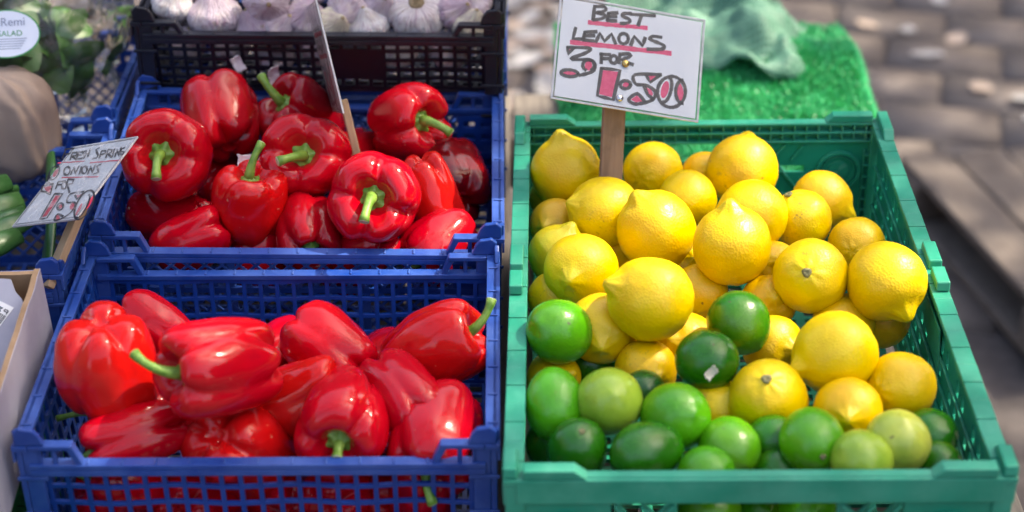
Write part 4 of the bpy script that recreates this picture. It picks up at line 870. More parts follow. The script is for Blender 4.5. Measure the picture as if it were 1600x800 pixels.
    for x in (.0, W - .018):
        for y in (.0, L - .018):
            c = MB(); c.box(x + .0012, x + .0168, y + .0012, y + .0168, -H + .002, -.0066)
            c.box(x - .0005 if x < .1 else x + .014, x + .004 if x < .1 else x + .0185, y + .003, y + .015, -.020, -.010)
            c.build('corner_post', G, root, bevel=.0016)
    b = MB(); us = grid_edges(.018, W - .018, 14, .010); vs_ = grid_edges(.018, L - .018, 34, .0065)
    b.plate(us, vs_, lambda i, j: i % 2 == 0 or j % 2 == 0, lambda u, q, w: (u, q, w), -H, -H + .004)
    b.build('base_grid', G, root)
    return root
GREEN = pose(-.0073, 1.061, .8945, -1.0, .1, -1.17)
green_crate(GREEN)

# ------------------------------------------------------------------ fruit
def fbm(p, s, seed): return noise.noise(Vector((p[0] * s + seed * 7.1, p[1] * s - seed * 3.3, p[2] * s + seed)))

def citrus_mesh(kind, seed):
    """unit-ish citrus along +Z: tip (nipple) at +Z, stem scar at -Z; half length 1, cross radius 1 (scaled later)"""
    r = random.Random(seed * 13 + (5 if kind == 'lime' else 0)); nt, na = 44, 48; m = MB()
    nip = r.uniform(.8, 1.2); off = r.uniform(-.05, .05); bend = (r.uniform(-.06, .06), r.uniform(-.06, .06)); asym = r.uniform(-.08, .08)
    for i in range(nt + 1):
        t = math.pi * i / nt; z = math.cos(t); rr = math.sin(t)
        if kind == 'lemon':
            body = .86
            zz = z * body; rad_ = rr ** .92 * (1 + asym * z)
            # nipple: the profile runs out into a short blunt tip
            k = math.exp(-((rr) / .22) ** 2) if z > 0 else 0
            zz += k * .19 * nip
            if z > 0: rad_ *= 1 - .06 * math.exp(-((rr - .34) / .12) ** 2)
            kb = math.exp(-((rr) / .24) ** 2) if z < 0 else 0
            zz -= kb * .045
            if z < 0: zz += .035 * math.exp(-(rr / .09) ** 2)
        else:
            body = .95; zz = z * body; rad_ = rr ** .96 * (1 + asym * .5 * z)
            zz += (.045 if z > 0 else 0) * math.exp(-(rr / .16) ** 2)
            if z < 0: zz += .03 * math.exp(-(rr / .1) ** 2)
        for a in range(na):
            th = 2 * math.pi * a / na
            p = Vector((rad_ * math.cos(th), rad_ * math.sin(th), zz))
            q = (rr * math.cos(th), rr * math.sin(th), z)
            d = 1 + (.035 * fbm(q, 1.3, seed) + .012 * fbm(q, 4.5, seed + 9) + .007 * fbm(q, 10, seed + 3)) * (1 if kind == 'lemon' else .6)
            # pucker round the nipple and the stem end
            if kind == 'lemon': d += .012 * math.sin(th * 7 + seed) * math.exp(-((rr - .3) / .16) ** 2)
            p = Vector((p.x * d + bend[0] * zz * zz, p.y * d + bend[1] * zz * zz, p.z * d)); m.v.append(tuple(p))
    for i in range(nt):
        for a in range(na):
            b = (a + 1) % na; m.f.append((i * na + a, (i + 1) * na + a, (i + 1) * na + b, i * na + b))
    bm = bmesh.new(); me = m.mesh(kind, M[kind], True); bm.from_mesh(me); bmesh.ops.remove_doubles(bm, verts=bm.verts, dist=1e-4); bmesh.ops.recalc_face_normals(bm, faces=bm.faces); bm.to_mesh(me); bm.free()
    return me
CM = {k: [citrus_mesh(k, s) for s in range(7)] for k in ('lemon', 'lime')}
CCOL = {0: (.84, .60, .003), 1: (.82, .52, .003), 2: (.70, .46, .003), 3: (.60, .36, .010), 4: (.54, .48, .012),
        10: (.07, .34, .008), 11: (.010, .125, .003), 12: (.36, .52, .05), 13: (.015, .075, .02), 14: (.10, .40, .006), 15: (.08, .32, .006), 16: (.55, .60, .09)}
btn = MB(); nseg = 9
for i, (z, r_) in enumerate(((0, .0040), (.0012, .0046), (.0024, .0038), (.0026, .0022), (.0016, .0002))):
    for a in range(nseg):
        th = 6.283 * a / nseg; rr = r_ * (1 + .12 * math.sin(a * 2.1)); btn.v.append((rr * math.cos(th), rr * math.sin(th), z))
btn.f = [(i * nseg + a, i * nseg + (a + 1) % nseg, (i + 1) * nseg + (a + 1) % nseg, (i + 1) * nseg + a) for i in range(4) for a in range(nseg)]
btn_me = btn.mesh('stem_button', M['button'], True)
rs = random.Random(21)
for i, (kind, p, ax, ln, cr, ci, flags, label) in enumerate(CITRUS):
    me = CM[kind][i % 7]
    A = Vector(ax)
    if 'B' in flags: A = -A       # stem end shown
    o = bpy.data.objects.new(kind, me); COL.objects.link(o)
    o.matrix_world = axis_frame(p, A, (0, 0, 1), rs.uniform(0, 6.28)) @ Matrix.Diagonal((cr * 1.05, cr * 1.05, ln * 1.06, 1))
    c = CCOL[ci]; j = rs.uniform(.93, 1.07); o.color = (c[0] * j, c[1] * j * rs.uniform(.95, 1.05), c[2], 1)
    tag(o, label, kind, 'lemons in the green crate' if kind == 'lemon' else 'limes in the green crate')
    if 'B' in flags:
        b = bpy.data.objects.new('stem_button', btn_me); COL.objects.link(b); b.parent = o
        k = 1.0 if kind == 'lemon' else .6
        b.matrix_parent_inverse = o.matrix_world.inverted()
        b.matrix_world = axis_frame(Vector(p) - A.normalized() * ln * 1.06 * (.865 if kind == 'lemon' else .925), -A, (1, 0, 0)) @ Matrix.Diagonal((k, k, k, 1))

# ------------------------------------------------------------------ peppers
def pepper_mesh(lobes, seed, R, H, taper):
    r = random.Random(seed * 31 + 7); nt, na = 46, 72; m = MB()
    # profile control points (radius fraction, height fraction) from stem hollow to blossom hollow
    prof = [(0, .80), (.16, .81), (.30, .885), (.46, .975), (.66, 1.0), (.86, .945), (.97, .83), (1.0, .68), (.99 - .06 * taper, .50), (.955 - .18 * taper, .32), (.885 - .25 * taper, .16), (.73 - .22 * taper, .045), (.50 - .16 * taper, .0), (.26 - .08 * taper, .035), (.12, .085), (0, .10)]
    pts = [Vector((a, b)) for a, b in prof]
    def cr(t):
        x = t * (len(pts) - 1); i = min(int(x), len(pts) - 2); f = x - i
        p0, p1, p2, p3 = pts[max(i - 1, 0)], pts[i], pts[i + 1], pts[min(i + 2, len(pts) - 1)]
        return .5 * ((2 * p1) + (-p0 + p2) * f + (2 * p0 - 5 * p1 + 4 * p2 - p3) * f * f + (-p0 + 3 * p1 - 3 * p2 + p3) * f ** 3)
    ph = [2 * math.pi * k / lobes + r.uniform(-.22, .22) for k in range(lobes)]      # groove angles
    size = [r.uniform(.9, 1.1) for _ in range(lobes)]
    dep = [r.uniform(.06, .145) for _ in range(lobes)]
    bend = (r.uniform(-.10, .10), r.uniform(-.10, .10)); sq = r.uniform(.90, 1.0)
    for i in range(nt + 1):
        q = cr(i / nt)
        for a in range(na):
            th = 2 * math.pi * a / na; g_ = 0.; lob = 0.; wsum = 0
            for k in range(lobes):
                dth = (th - ph[k] + math.pi) % (2 * math.pi) - math.pi
                g_ += dep[k] * math.exp(-abs(dth) ** 1.25 / (.13 + .05 * (1 - q.y)))
                mid = (ph[k] + ph[(k + 1) % lobes] + (2 * math.pi if k == lobes - 1 else 0)) / 2
                dm = (th - mid + math.pi) % (2 * math.pi) - math.pi; w = math.exp(-(dm / .6) ** 2); lob += w * size[k]; wsum += w
            lob = lob / max(wsum, 1e-6)
            up = max(0, (q.y - .45) / .55); lowf = max(0, (.5 - q.y) / .5)
            gd = g_ * (.46 + .95 * up ** 1.2 + 1.15 * lowf ** 1.3)
            rr = q.x * (1 - gd) * (1 + (lob - 1) * .8)
            z = q.y
            if q.x > .2:      # shoulders and feet sink in the grooves, lobes differ in length
                z -= gd * .55 * up * min(1, q.x * 1.6); z += gd * .9 * lowf * min(1, q.x * 1.8) - (lob - 1) * .55 * lowf
            zc = z - .5
            x = rr * math.cos(th); y = rr * math.sin(th) * sq
            nn = (math.cos(th), math.sin(th), q.y * 2)
            f = 1 + .05 * fbm(nn, 1.1, seed) + .022 * fbm(nn, 2.8, seed + 4) + .006 * fbm(nn, 8, seed + 8)
            x, y = x * f, y * f; zc += .02 * fbm((x, y, 0), 2.5, seed + 2)
            m.v.append((x * R + bend[0] * R * zc * zc * 3, y * R + bend[1] * R * zc * zc * 3, zc * H))
    for i in range(nt):
        for a in range(na):
            b = (a + 1) % na; m.f.append((i * na + a, i * na + b, (i + 1) * na + b, (i + 1) * na + a))
    me = m.mesh('body', M['pepper'], True, False)
    bm = bmesh.new(); bm.from_mesh(me); bmesh.ops.remove_doubles(bm, verts=bm.verts, dist=1e-6); bmesh.ops.recalc_face_normals(bm, faces=bm.faces); bm.to_mesh(me); bm.free()
    me.polygons.foreach_set('use_smooth', [True] * len(me.polygons))
    return me

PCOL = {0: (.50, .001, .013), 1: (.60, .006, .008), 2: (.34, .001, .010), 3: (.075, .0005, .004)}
def calyx(R, seed, base):
    r = random.Random(seed); m = MB(); n = 30; m.v.append((0, 0, base + .008 ))
    rows = ((.003, .0085), (.0058, .0045), (.0095, .0020), (.0125, .0014), (.0122, -.0006))
    for k, (rr, z) in enumerate(rows):
        for a in range(n):
            th = 6.283 * a / n; s = 1 + (.16 * math.sin(th * 6 + seed) + .07 * math.sin(th * 11 + seed * 2)) * (k / 3 if k < 4 else 1)
            m.v.append((rr * s * math.cos(th) * R / .031, rr * s * math.sin(th) * R / .031, base + z + (.0022 * math.sin(th * 6 + seed) if k >= 2 else 0)))
    for a in range(n): m.f.append((0, 1 + a, 1 + (a + 1) % n))
    for k in range(len(rows) - 1):
        for a in range(n): b = (a + 1) % n; m.f.append((1 + k * n + a, 1 + (k + 1) * n + a, 1 + (k + 1) * n + b, 1 + k * n + b))
    return m

rs = random.Random(33)
for i, (p, ax, R, H, lobes, stalk, ci, cr_, face, label) in enumerate(PEPPERS):
    A = Vector(ax); spin = rs.uniform(0, 6.28)
    if face: spin = (-math.pi / lobes if face == 'L' else 0) + rs.uniform(-.15, .15)
    mw = axis_frame(p, A, (0, -.8, .6) if face else (0, 0, 1), spin)
    root = empty('pepper', mw)
    tag(root, 'red bell pepper: ' + label if False else label.replace('pepper', 'red pepper', 1), 'bell pepper', 'red peppers in the front blue crate' if cr_ == 'low' else 'red peppers in the upper blue crate')
    body = bpy.data.objects.new('body', pepper_mesh(lobes, i + 1, R * 1.06, H * 1.04, .12 if lobes == 4 else .34)); COL.objects.link(body); body.parent = root
    c = PCOL[ci]; j = rs.uniform(.92, 1.08); body.color = (c[0] * j, c[1] * rs.uniform(.7, 1.4), c[2], 1)
    if stalk is None: continue
    base = .335 * H
    cm = calyx(R, i, base)
    st = cm.build('stem', M['stem'], root, True)
    bv = mw.to_3x3().inverted() @ Vector(stalk)      # bend in local space
    side = Vector((bv.x, bv.y, 0)); ln = min(1.2, Vector(stalk).length) * .040
    sd = side.normalized() if side.length > 1e-4 else Vector((1, 0, 0))
    pts = []; rr = []
    for k in range(9):
        t = k / 8; ang = t * 1.25 * min(1, side.length * 1.2)
        if k == 0: pos = Vector((0, 0, base + .004))
        else: pos = pos + (Vector((0, 0, 1)) * math.cos(ang) + sd * math.sin(ang)) * ln / 8
        pts.append(pos.copy()); rr.append((.0062 - .0023 * math.sin(min(1, t * 1.3) * math.pi / 2) + (.0012 * max(0, (t - .75) / .25))) * R / .040)
    tb = MB().tube(pts, rr, 12, True)
    sk = tb.build('stalk', M['stem'], st, True)
    d = (pts[-1] - pts[-2]).normalized(); ce = MB().tube([pts[-1] + d * .0001, pts[-1] + d * .0007], [rr[-1] * .9, rr[-1] * .82], 12)
    ce.build('cut_end', M['stemcut'], st, False)

# ------------------------------------------------------------------ garlic
def garlic_mesh(seed):
    r = random.Random(seed * 17 + 3); nt, na = 36, 64; m = MB(); nl = r.randint(7, 10); phs = r.uniform(0, 6)
    for i in range(nt + 1):
        t = i / nt; an = math.pi * t; z = -math.cos(an); rr = math.sin(an) ** .85
        zz = z * .74
        neck = max(0, (z - .55) / .45)
        rr2 = rr * (1 - .42 * neck ** .8) ; zz += .42 * neck ** 1.8
        if i == nt: rr2 = .0
        elif t > .93: rr2 = max(rr2, .115)
        if z < -.8: zz += .10 * ((-.8 - z) / .2)
        for a in range(na):
            th = 6.2832 * a / na; wv = abs(math.sin(nl * (th + .12 * math.sin(2 * th + phs)) / 2 + phs)) ** .7
            lob = (.11 * wv - .06) * math.sin(an) ** .8
            n_ = (math.cos(th), math.sin(th), z); f = 1 + lob + .06 * fbm(n_, 1.3, seed) + .015 * fbm(n_, 7, seed + 2)
            m.v.append((rr2 * f * math.cos(th) , rr2 * f * math.sin(th), zz + .02 * fbm(n_, 3, seed + 5)))
    for i in range(nt):
        for a in range(na):
            b = (a + 1) % na; m.f.append((i * na + a, i * na + b, (i + 1) * na + b, (i + 1) * na + a))
    me = m.mesh('garlic_bulb', M['garlic'], True, False)
    bm = bmesh.new(); bm.from_mesh(me); bmesh.ops.remove_doubles(bm, verts=bm.verts, dist=1e-4); bmesh.ops.recalc_face_normals(bm, faces=bm.faces); bm.to_mesh(me); bm.free()
    me.polygons.foreach_set('use_smooth', [True] * len(me.polygons)); return me
GM = [garlic_mesh(s) for s in range(6)]
GCOL = {0: (.66, .56, .64), 1: (.74, .72, .74), 2: (.56, .44, .53), 3: (.72, .66, .52), 4: (.72, .67, .70)}
rs = random.Random(4)
for i, (p, ax, rx, ry, ci, label) in enumerate(GARLIC):
    o = bpy.data.objects.new('garlic_bulb', GM[i % 6]); COL.objects.link(o)
    A = Vector(ax); r_ = max((rx + ry) / 2, .021)
    if ci == 4: A = -A
    mw = axis_frame(p, A, (0, 0, 1), rs.uniform(0, 6.28)); o.matrix_world = mw @ Matrix.Diagonal((r_ * 1.04, r_ * 1.04, r_ * .98, 1)); o.color = (*GCOL[ci], 1)
    low = Vector(p).z < .975
    if not label: label = 'garlic bulb low in the black crate, seen through its grid' if low else 'garlic bulb cut off by the top edge of the picture'
    tag(o, label, 'garlic', 'garlic seen through the grid' if low else 'garlic in the black crate')
    # dry stem or root plate
    m = MB(); sgn = -1 if ci == 4 else 1
    rr = random.Random(i)
    if ci == 4:
        m.tube([(0, 0, -.60), (0, 0, -.71), (0, 0, -.72)], [.30, .24, .05], 16)
        for k in range(46):
            a = rr.uniform(0, 6.28); q = rr.uniform(0, .24); e = rr.uniform(.05, .16)
            m.tube([(q * math.cos(a), q * math.sin(a), -.70), ((q + .06) * math.cos(a + .4), (q + .06) * math.sin(a + .4), -.70 - e)], [.014, .006], 4)
    else:
        m.tube([(0, 0, .98), (.01, 0, 1.10), (.03, .01, 1.17)], [.125, .12, .11], 10); m.tube([(.03, .01, 1.165), (.03, .01, 1.175)], [.08, .05], 10)
    b = m.build('root_plate' if ci == 4 else 'dry_stem', M['root'], o, True)
# loose garlic skins
def scrap(loc, s, rot, label, mat, seed):
    m = MB(); n = 10
    for i in range(n + 1):
        for j in range(n + 1):
            u, v = i / n - .5, j / n - .5; e = 1 - .35 * abs(noise.noise((u * 3 + seed, v * 3, 1)))
            m.v.append((u * s * e, v * s * .62 * e, .22 * s * (u * u * 2.4 + v * v) + .06 * s * noise.noise((u * 4, v * 4, seed))))
    m.f = [(i * (n + 1) + j, (i + 1) * (n + 1) + j, (i + 1) * (n + 1) + j + 1, i * (n + 1) + j + 1) for i in range(n) for j in range(n)]
    o = m.build('scrap', mat, None, True); o.location = loc; o.rotation_euler = rot
    s_ = o.modifiers.new('thick', 'SOLIDIFY'); s_.thickness = .0006
    return tag(o, label, 'scrap')

# ------------------------------------------------------------------ price signs
def ribbon(mb, pts, w, z, rnd):
    P_ = [Vector(q) for q in pts]
    # resample smooth (Catmull-Rom) then lay quads with slightly uneven width
    out = []
    if len(P_) >= 7:
        for i in range(len(P_) - 1):
            p0, p1, p2, p3 = P_[max(i - 1, 0)], P_[i], P_[i + 1], P_[min(i + 2, len(P_) - 1)]
            for f in (0, .25, .5, .75): out.append(.5 * ((2 * p1) + (-p0 + p2) * f + (2 * p0 - 5 * p1 + 4 * p2 - p3) * f * f + (-p0 + 3 * p1 - 3 * p2 + p3) * f ** 3))
        out.append(P_[-1])
    else:
        for i in range(len(P_) - 1):
            for f in (0, .5): out.append(P_[i].lerp(P_[i + 1], f))
        out.append(P_[-1])
    L_, R_ = [], []
    for i, p in enumerate(out):
        d = out[min(i + 1, len(out) - 1)] - out[max(i - 1, 0)]
        if d.length < 1e-6: d = Vector((1, 0))
        d.normalize(); nrm = Vector((-d.y, d.x)); ww = w * .5 * rnd.uniform(.82, 1.12)
        if i == 0: p = p - d * w * .3
        if i == len(out) - 1: p = p + d * w * .3
        L_.append(p + nrm * ww); R_.append(p - nrm * ww)
    k = len(mb.v); n = len(out)
    mb.v += [(q.x, q.y, z) for q in L_] + [(q.x, q.y, z) for q in R_]
    mb.f += [(k + i, k + i + 1, k + n + i + 1, k + n + i) for i in range(n - 1)]

def price_sign(S, name, label, sleeve, stickmat, inkname, seed):
    u, v, nn = Vector(S['u']), Vector(S['v']), Vector(S['n']); o = Vector(S['origin'])
    # local: x along writing, y up the card, z out of the face; origin at lower left
    yv = -v
    if u.cross(yv).dot(nn) < 0: nn = -nn
    root = empty(name, frame(o + v * S['h'], u, yv, nn)); tag(root, label, 'price sign')
    w, h = S['w'], S['h']; rnd = random.Random(seed)
    cv = lambda q: (q[0] / 1000., h - q[1] / 1000.)
    card = MB().box(0, w, 0, h, -.0016, 0).build('card', M['card'], root)
    ink = MB()
    for s in S['dark']: ribbon(ink, [cv(q) for q in s], S['pen'] * 1.6 / 1000., .00052, rnd)
    me = bpy.data.meshes.new('lettering'); me.from_pydata(ink.v, [], ink.f); me.materials.append(M['ink']); ob = bpy.data.objects.new('lettering', me); COL.objects.link(ob); ob.parent = card
    pk = MB()
    for s in S['pink']:
        P_ = [cv(q) for q in s]; k = len(pk.v); pk.v += [(a, b, .00030) for a, b in P_]; pk.f.append(tuple(range(k, k + len(P_))))
    if pk.v:
        me = bpy.data.meshes.new('number_fill'); me.from_pydata(pk.v, [], pk.f); me.materials.append(M[inkname]); ob = bpy.data.objects.new('number_fill', me); COL.objects.link(ob); ob.parent = card
    for a, b, wd in S['under']:
        ul = MB(); a, b = Vector(cv(a)), Vector(cv(b)); ribbon(ul, [a.lerp(b, t / 6) + Vector((0, rnd.uniform(-.0002, .0002))) for t in range(7)], wd / 1000., .00018, rnd)
        me = bpy.data.meshes.new('underline'); me.from_pydata(ul.v, [], ul.f); me.materials.append(M[inkname]); ob = bpy.data.objects.new('underline', me); COL.objects.link(ob); ob.parent = card
    for q, r_, kind in S['pins']:
        x, y = cv(q); r_ = r_ * .85 / 1000.; pn = MB()
        pn.tube([(x, y, .0019), (x, y, .0030), (x, y, .0040), (x, y, .0046)], [r_, r_ * .96, r_ * .7, r_ * .2], 20)
        pn.build('drawing_pin', M['steel' if kind else 'brass'], root, True)
    if sleeve:
        s = MB(); e = .0035; nx, ny = 14, 10
        for side in (0, 1):
            for i in range(nx + 1):
                for j in range(ny + 1):
                    x, y = -e + (w + 2 * e) * i / nx, -e + (h + 2 * e) * j / ny
                    edge = min(i, nx - i, j, ny - j)
                    zz = (.0010 + .0003 * noise.noise((x * 60, y * 60, seed)) if edge else .0003)
                    s.v.append((x, y, zz if side == 0 else -.0018 - (.0008 if edge else 0)))
        N = (nx + 1) * (ny + 1)
        for i in range(nx):
            for j in range(ny):
                q = (i * (ny + 1) + j, (i + 1) * (ny + 1) + j, (i + 1) * (ny + 1) + j + 1, i * (ny + 1) + j + 1); s.f.append(q); s.f.append(tuple(a + N for a in q[::-1]))
        s.build('plastic_sleeve', M['clear' if seed == 1 else 'clear_glare'], root, True)
        ed = MB()      # folded, dusty seam round the sleeve
        for (x0, x1, y0, y1) in ((-e, w + e, -e, -e + .002), (-e, w + e, h + e - .002, h + e), (-e, -e + .002, -e + .0021, h + e - .0021), (w + e - .002, w + e, -e + .0021, h + e - .0021)):
            ed.box(x0, x1, y0, y1, -.0014, .0002)
        ed.build('sleeve_seam', M['seam'], root)
    a, b, sw = S['stick']; a, b = Vector(a), Vector(b); inv = root.matrix_world.inverted(); a, b = inv @ a, inv @ b
    if S is SIGN_EDGE: a, b = Vector((w * .55, .06, -.008)), Vector((w * .55, -.055, -.008))
    a.z = min(a.z, -.008); st = MB(); d = (b - a).normalized(); a2 = a - d * (.05 if S is not SIGN_EDGE else -.052)
    a2.z = min(a2.z, -.0075)
    # stick object has its grain along local Y
    o2 = MB().box(-sw / 2, sw / 2, 0, (b - a2).length, -.004, .004).build('stick', stickmat, root, bevel=.0012)
    X = d.cross(Vector((0, 0, 1))).normalized(); Z = X.cross(d).normalized()
    o2.matrix_local = frame(a2 + Vector((0, 0, -.0005)), X, d, Z)
    return root
M['seam'] = plain('sleeve_edge', (.50, .50, .52), (.70, .70, .72), 120, .35)
price_sign(SIGN_LEMON, 'price_sign', 'white handwritten card reading BEST LEMONS 3 FOR 1:50 on a wooden stick', True, M['stick'], 'pink', 1)
price_sign(SIGN_ONION, 'price_sign', 'tilted white card reading FRESH SPRING ONIONS 2 FOR 1:50', True, M['stick2'], 'red', 2)
price_sign(SIGN_EDGE, 'price_sign', 'price card seen edge on, stuck among the upper peppers', True, M['stick2'], 'red', 3)

scrap((-.2665, 1.533, .925), .022, (1.0, .2, .4), 'pale garlic skin beside the upright pepper stalk', M['skin'], 2)
scrap((-.296, 1.700, .955), .020, (1.3, 1.2, .2), 'garlic skin flake caught in the black grid', M['skin'], 3)
scrap((-.257, 1.690, .945), .024, (1.2, 1.45, .3), 'long garlic skin hanging over the pepper with upright stalk', M['skin'], 4)
scrap((.166, 1.182, .912), .013, (1.1, -.6, .5), 'white paper scrap at the foot of the dark lime', M['scrap'], 5)

# ------------------------------------------------------------------ cardboard box
def card_box():
    root = empty('cardboard_box', pose(-.752, 1.02, .803, 1.0, 6.0)); tag(root, 'torn white printed cardboard box at the left edge, open and empty', 'box')
    W, L, H, t = .335, .30, .098, .005
    def wallm(pts, mp, name, out):
        m = MB(); m.prism(pts, mp, 0, t); o = m.build(name, M['cardbrown'], root)
        k = MB(); k.prism([(u, q) for u, q in pts], mp, -.0006 if out < 0 else t + .0002, -.0001 if out < 0 else t + .0008); k.build('printed_face', M['cardwhite'], o)
        return o
    rr = random.Random(2)
    def torn(u0, u1, q, n=14, amp=.003): return [(u0 + (u1 - u0) * i / n, q + rr.uniform(-amp, amp)) for i in range(n + 1)]
    wallm([(0, 0), (L, 0)] + torn(L, 0, H, 24, .0012), lambda u, q, w: (W - w, u, q), 'right_wall', -1)
    wallm([(t + .001, 0), (W - t - .001, 0)] + torn(W - t - .001, t + .001, H - .002, 20, .0012), lambda u, q, w: (u, L - w, q), 'back_wall', -1)
    wallm([(0, 0), (L, 0), (L, H), (0, H)], lambda u, q, w: (w, u, q), 'left_wall', -1)
    MB().box(t, W - t, 0, L - t, 0, t).build('base', M['cardbrown'], root)
    # torn flap folded inside
    fl = MB(); o3 = Vector((W - .038, L - .030, H - .006))
    base = [(0, 0), (.010, .010), (.020, .009), (.024, -.004), (.030, -.012), (.034, -.030), (.033, -.062), (.036, -.092), (.022, -.112), (.012, -.090), (.004, -.055), (-.018, -.03), (-.03, .0), (-.02, .008)]
    fl.prism(base, lambda u, q, w: (o3.x + u - .004, o3.y + q * .55 + .01 - w * .6, o3.z + q * .62 + w), 0, .003)
    f = fl.build('torn_flap', M['cardwhite'], root)
    def fm(u, q, w): return (o3.x + u - .004, o3.y + q * .55 + .01 - w * .6, o3.z + q * .62 + w)
    st = MB(); c, s = math.cos(-.55), math.sin(-.55)
    rot = lambda u, q: (.010 + u * c - q * s, -.030 + u * s + q * c)
    st.prism([rot(-.007, -.016), rot(.007, -.016), rot(.007, .014), rot(-.007, .014)], fm, .0032, .0036); stk = st.build('sticker', M['card'], f)
    bc = MB(); x = -.0058
    rb = random.Random(8)
    while x < .0056:
        w = rb.choice((.0004, .0008, .0011)); bc.prism([rot(x, -.011), rot(x + w, -.011), rot(x + w, .003), rot(x, .003)], fm, .0037, .0039); x += w + rb.choice((.0005, .0008))
    # the digits 3 9 as strokes
    for pts in ([(-.005, .0085), (-.001, .0085), (-.003, .0065), (-.001, .0045), (-.005, .0043)], [(.005, .0065), (.0015, .0065), (.0015, .0085), (.005, .0085), (.005, .0043)]):
        for (a, b) in zip(pts[:-1], pts[1:]):
            d = Vector(b) - Vector(a); d.normalize(); nq = Vector((-d.y, d.x)) * .0005
            bc.prism([rot(a[0] - nq.x, a[1] - nq.y), rot(b[0] - nq.x, b[1] - nq.y), rot(b[0] + nq.x, b[1] + nq.y), rot(a[0] + nq.x, a[1] + nq.y)], fm, .0037, .0039)
    bc.v = bc.v; bc.build('print', M['ink'], f)
card_box()

# ------------------------------------------------------------------ spring onions
def at_cam(px, py, d):
    f = Vector((0, .85474, -.51907)); u_ = Vector((0, .51907, .85474)); return Vector((0, 0, 1.744)) + d * (f + Vector(((px - 800) / 2700, 0, 0)) - u_ * ((py - 400) / 2700))
def onion_bunch(label, stalks, seed):
    root = empty('spring_onions', loc=stalks[0][0]); tag(root, label, 'spring onions'); r = random.Random(seed); inv = Vector(stalks[0][0])
    for a, b, r0, r1 in stalks:
        a, b = Vector(a) - inv, Vector(b) - inv; pts = []; rr = []
        sag = Vector((r.uniform(-.006, .006), r.uniform(-.006, .006), r.uniform(-.004, .010)))
        for k in range(9):
            t = k / 8; pts.append(a.lerp(b, t) + sag * math.sin(math.pi * t)); rr.append((r0 + (r1 - r0) * t) * (1 if k < 8 else .72))
        MB().tube(pts, rr, 12, True, .55).build('leaf', M['onion'], root, True)
S = []
rs = random.Random(14)
for k, (px, py) in enumerate(((26, 296), (34, 312), (40, 330), (38, 348), (30, 366), (14, 284), (20, 336), (8, 316), (46, 340))):
    e = at_cam(px, py, 1.0) - Vector((0, 0, 1.744)); z = .878 + .006 * (k % 3); e = Vector((0, 0, 1.744)) + e * ((z - 1.744) / e.z)
    S.append(((e.x - .13, e.y - .11 + rs.uniform(-.02, .02), z - .012), tuple(e), .0095, .0115 + rs.uniform(-.002, .003)))
onion_bunch('bunch of spring onion tops with cut ends at the left edge', S, 1)
onion_bunch('spring onion leaves standing behind the tilted onion sign', [((-.455, 1.36, .815), (-.478, 1.585, .905), .007, .0085), ((-.447, 1.37, .82), (-.470, 1.545, .86), .006, .006), ((-.50, 1.40, .80), (-.425, 1.52, .865), .008, .009), ((-.48, 1.38, .80), (-.420, 1.49, .86), .008, .008)], 2)

# ------------------------------------------------------------------ salad bag and paper bag
def lump(name, loc, size, seed, amp, mat, parent=None, n=28, sharp=0.):
    m = MB(); nt, na = n, n * 2
    for i in range(nt + 1):
        t = math.pi * i / nt
        for a in range(na):
            th = 6.2832 * a / na; d = Vector((math.sin(t) * math.cos(th), math.sin(t) * math.sin(th), math.cos(t)))
            e = Vector([math.copysign(abs(c) ** (1 - sharp), c) for c in d])
            f = 1 + amp * fbm(d, 1.6, seed) + amp * .6 * abs(fbm(d, 4.2, seed + 3)) + amp * .22 * abs(fbm(d, 11, seed + 6))
            if sharp > .3:
                tri = lambda q: abs((q % 1.0) - .5) * 2
                f = 1 + .03 * fbm(d, 1.2, seed) + (.085 * tri(th * .95 + .25 * fbm(d, 1.5, seed + 1)) + .05 * tri(th * 2.1 + .6 * d.z + .4 * fbm(d, 2, seed + 2)) - .06) * math.sin(t) ** .6 + .012 * abs(fbm(d, 6, seed + 4))
            m.v.append((e.x * size[0] * f, e.y * size[1] * f, e.z * size[2] * f))
    for i in range(nt):
        for a in range(na): b = (a + 1) % na; m.f.append((i * na + a, (i + 1) * na + a, (i + 1) * na + b, i * na + b))
    me = m.mesh(name, mat, True, False); bm = bmesh.new(); bm.from_mesh(me); bmesh.ops.remove_doubles(bm, verts=bm.verts, dist=1e-5); bmesh.ops.recalc_face_normals(bm, faces=bm.faces); bm.to_mesh(me); bm.free()
    me.polygons.foreach_set('use_smooth', [True] * len(me.polygons))
    o = bpy.data.objects.new(name, me); COL.objects.link(o); o.location = loc
    if parent is not None: o.parent = parent
    return o
bag = empty('salad_bag', loc=(-.555, 1.79, .93)); tag(bag, 'clear plastic bag of dark green salad leaves with an oval white label', 'salad bag')
lump('film', (0, 0, 0), (.105, .085, .092), 4, .35, M['bag'], bag, 34, .15)
r = random.Random(6)
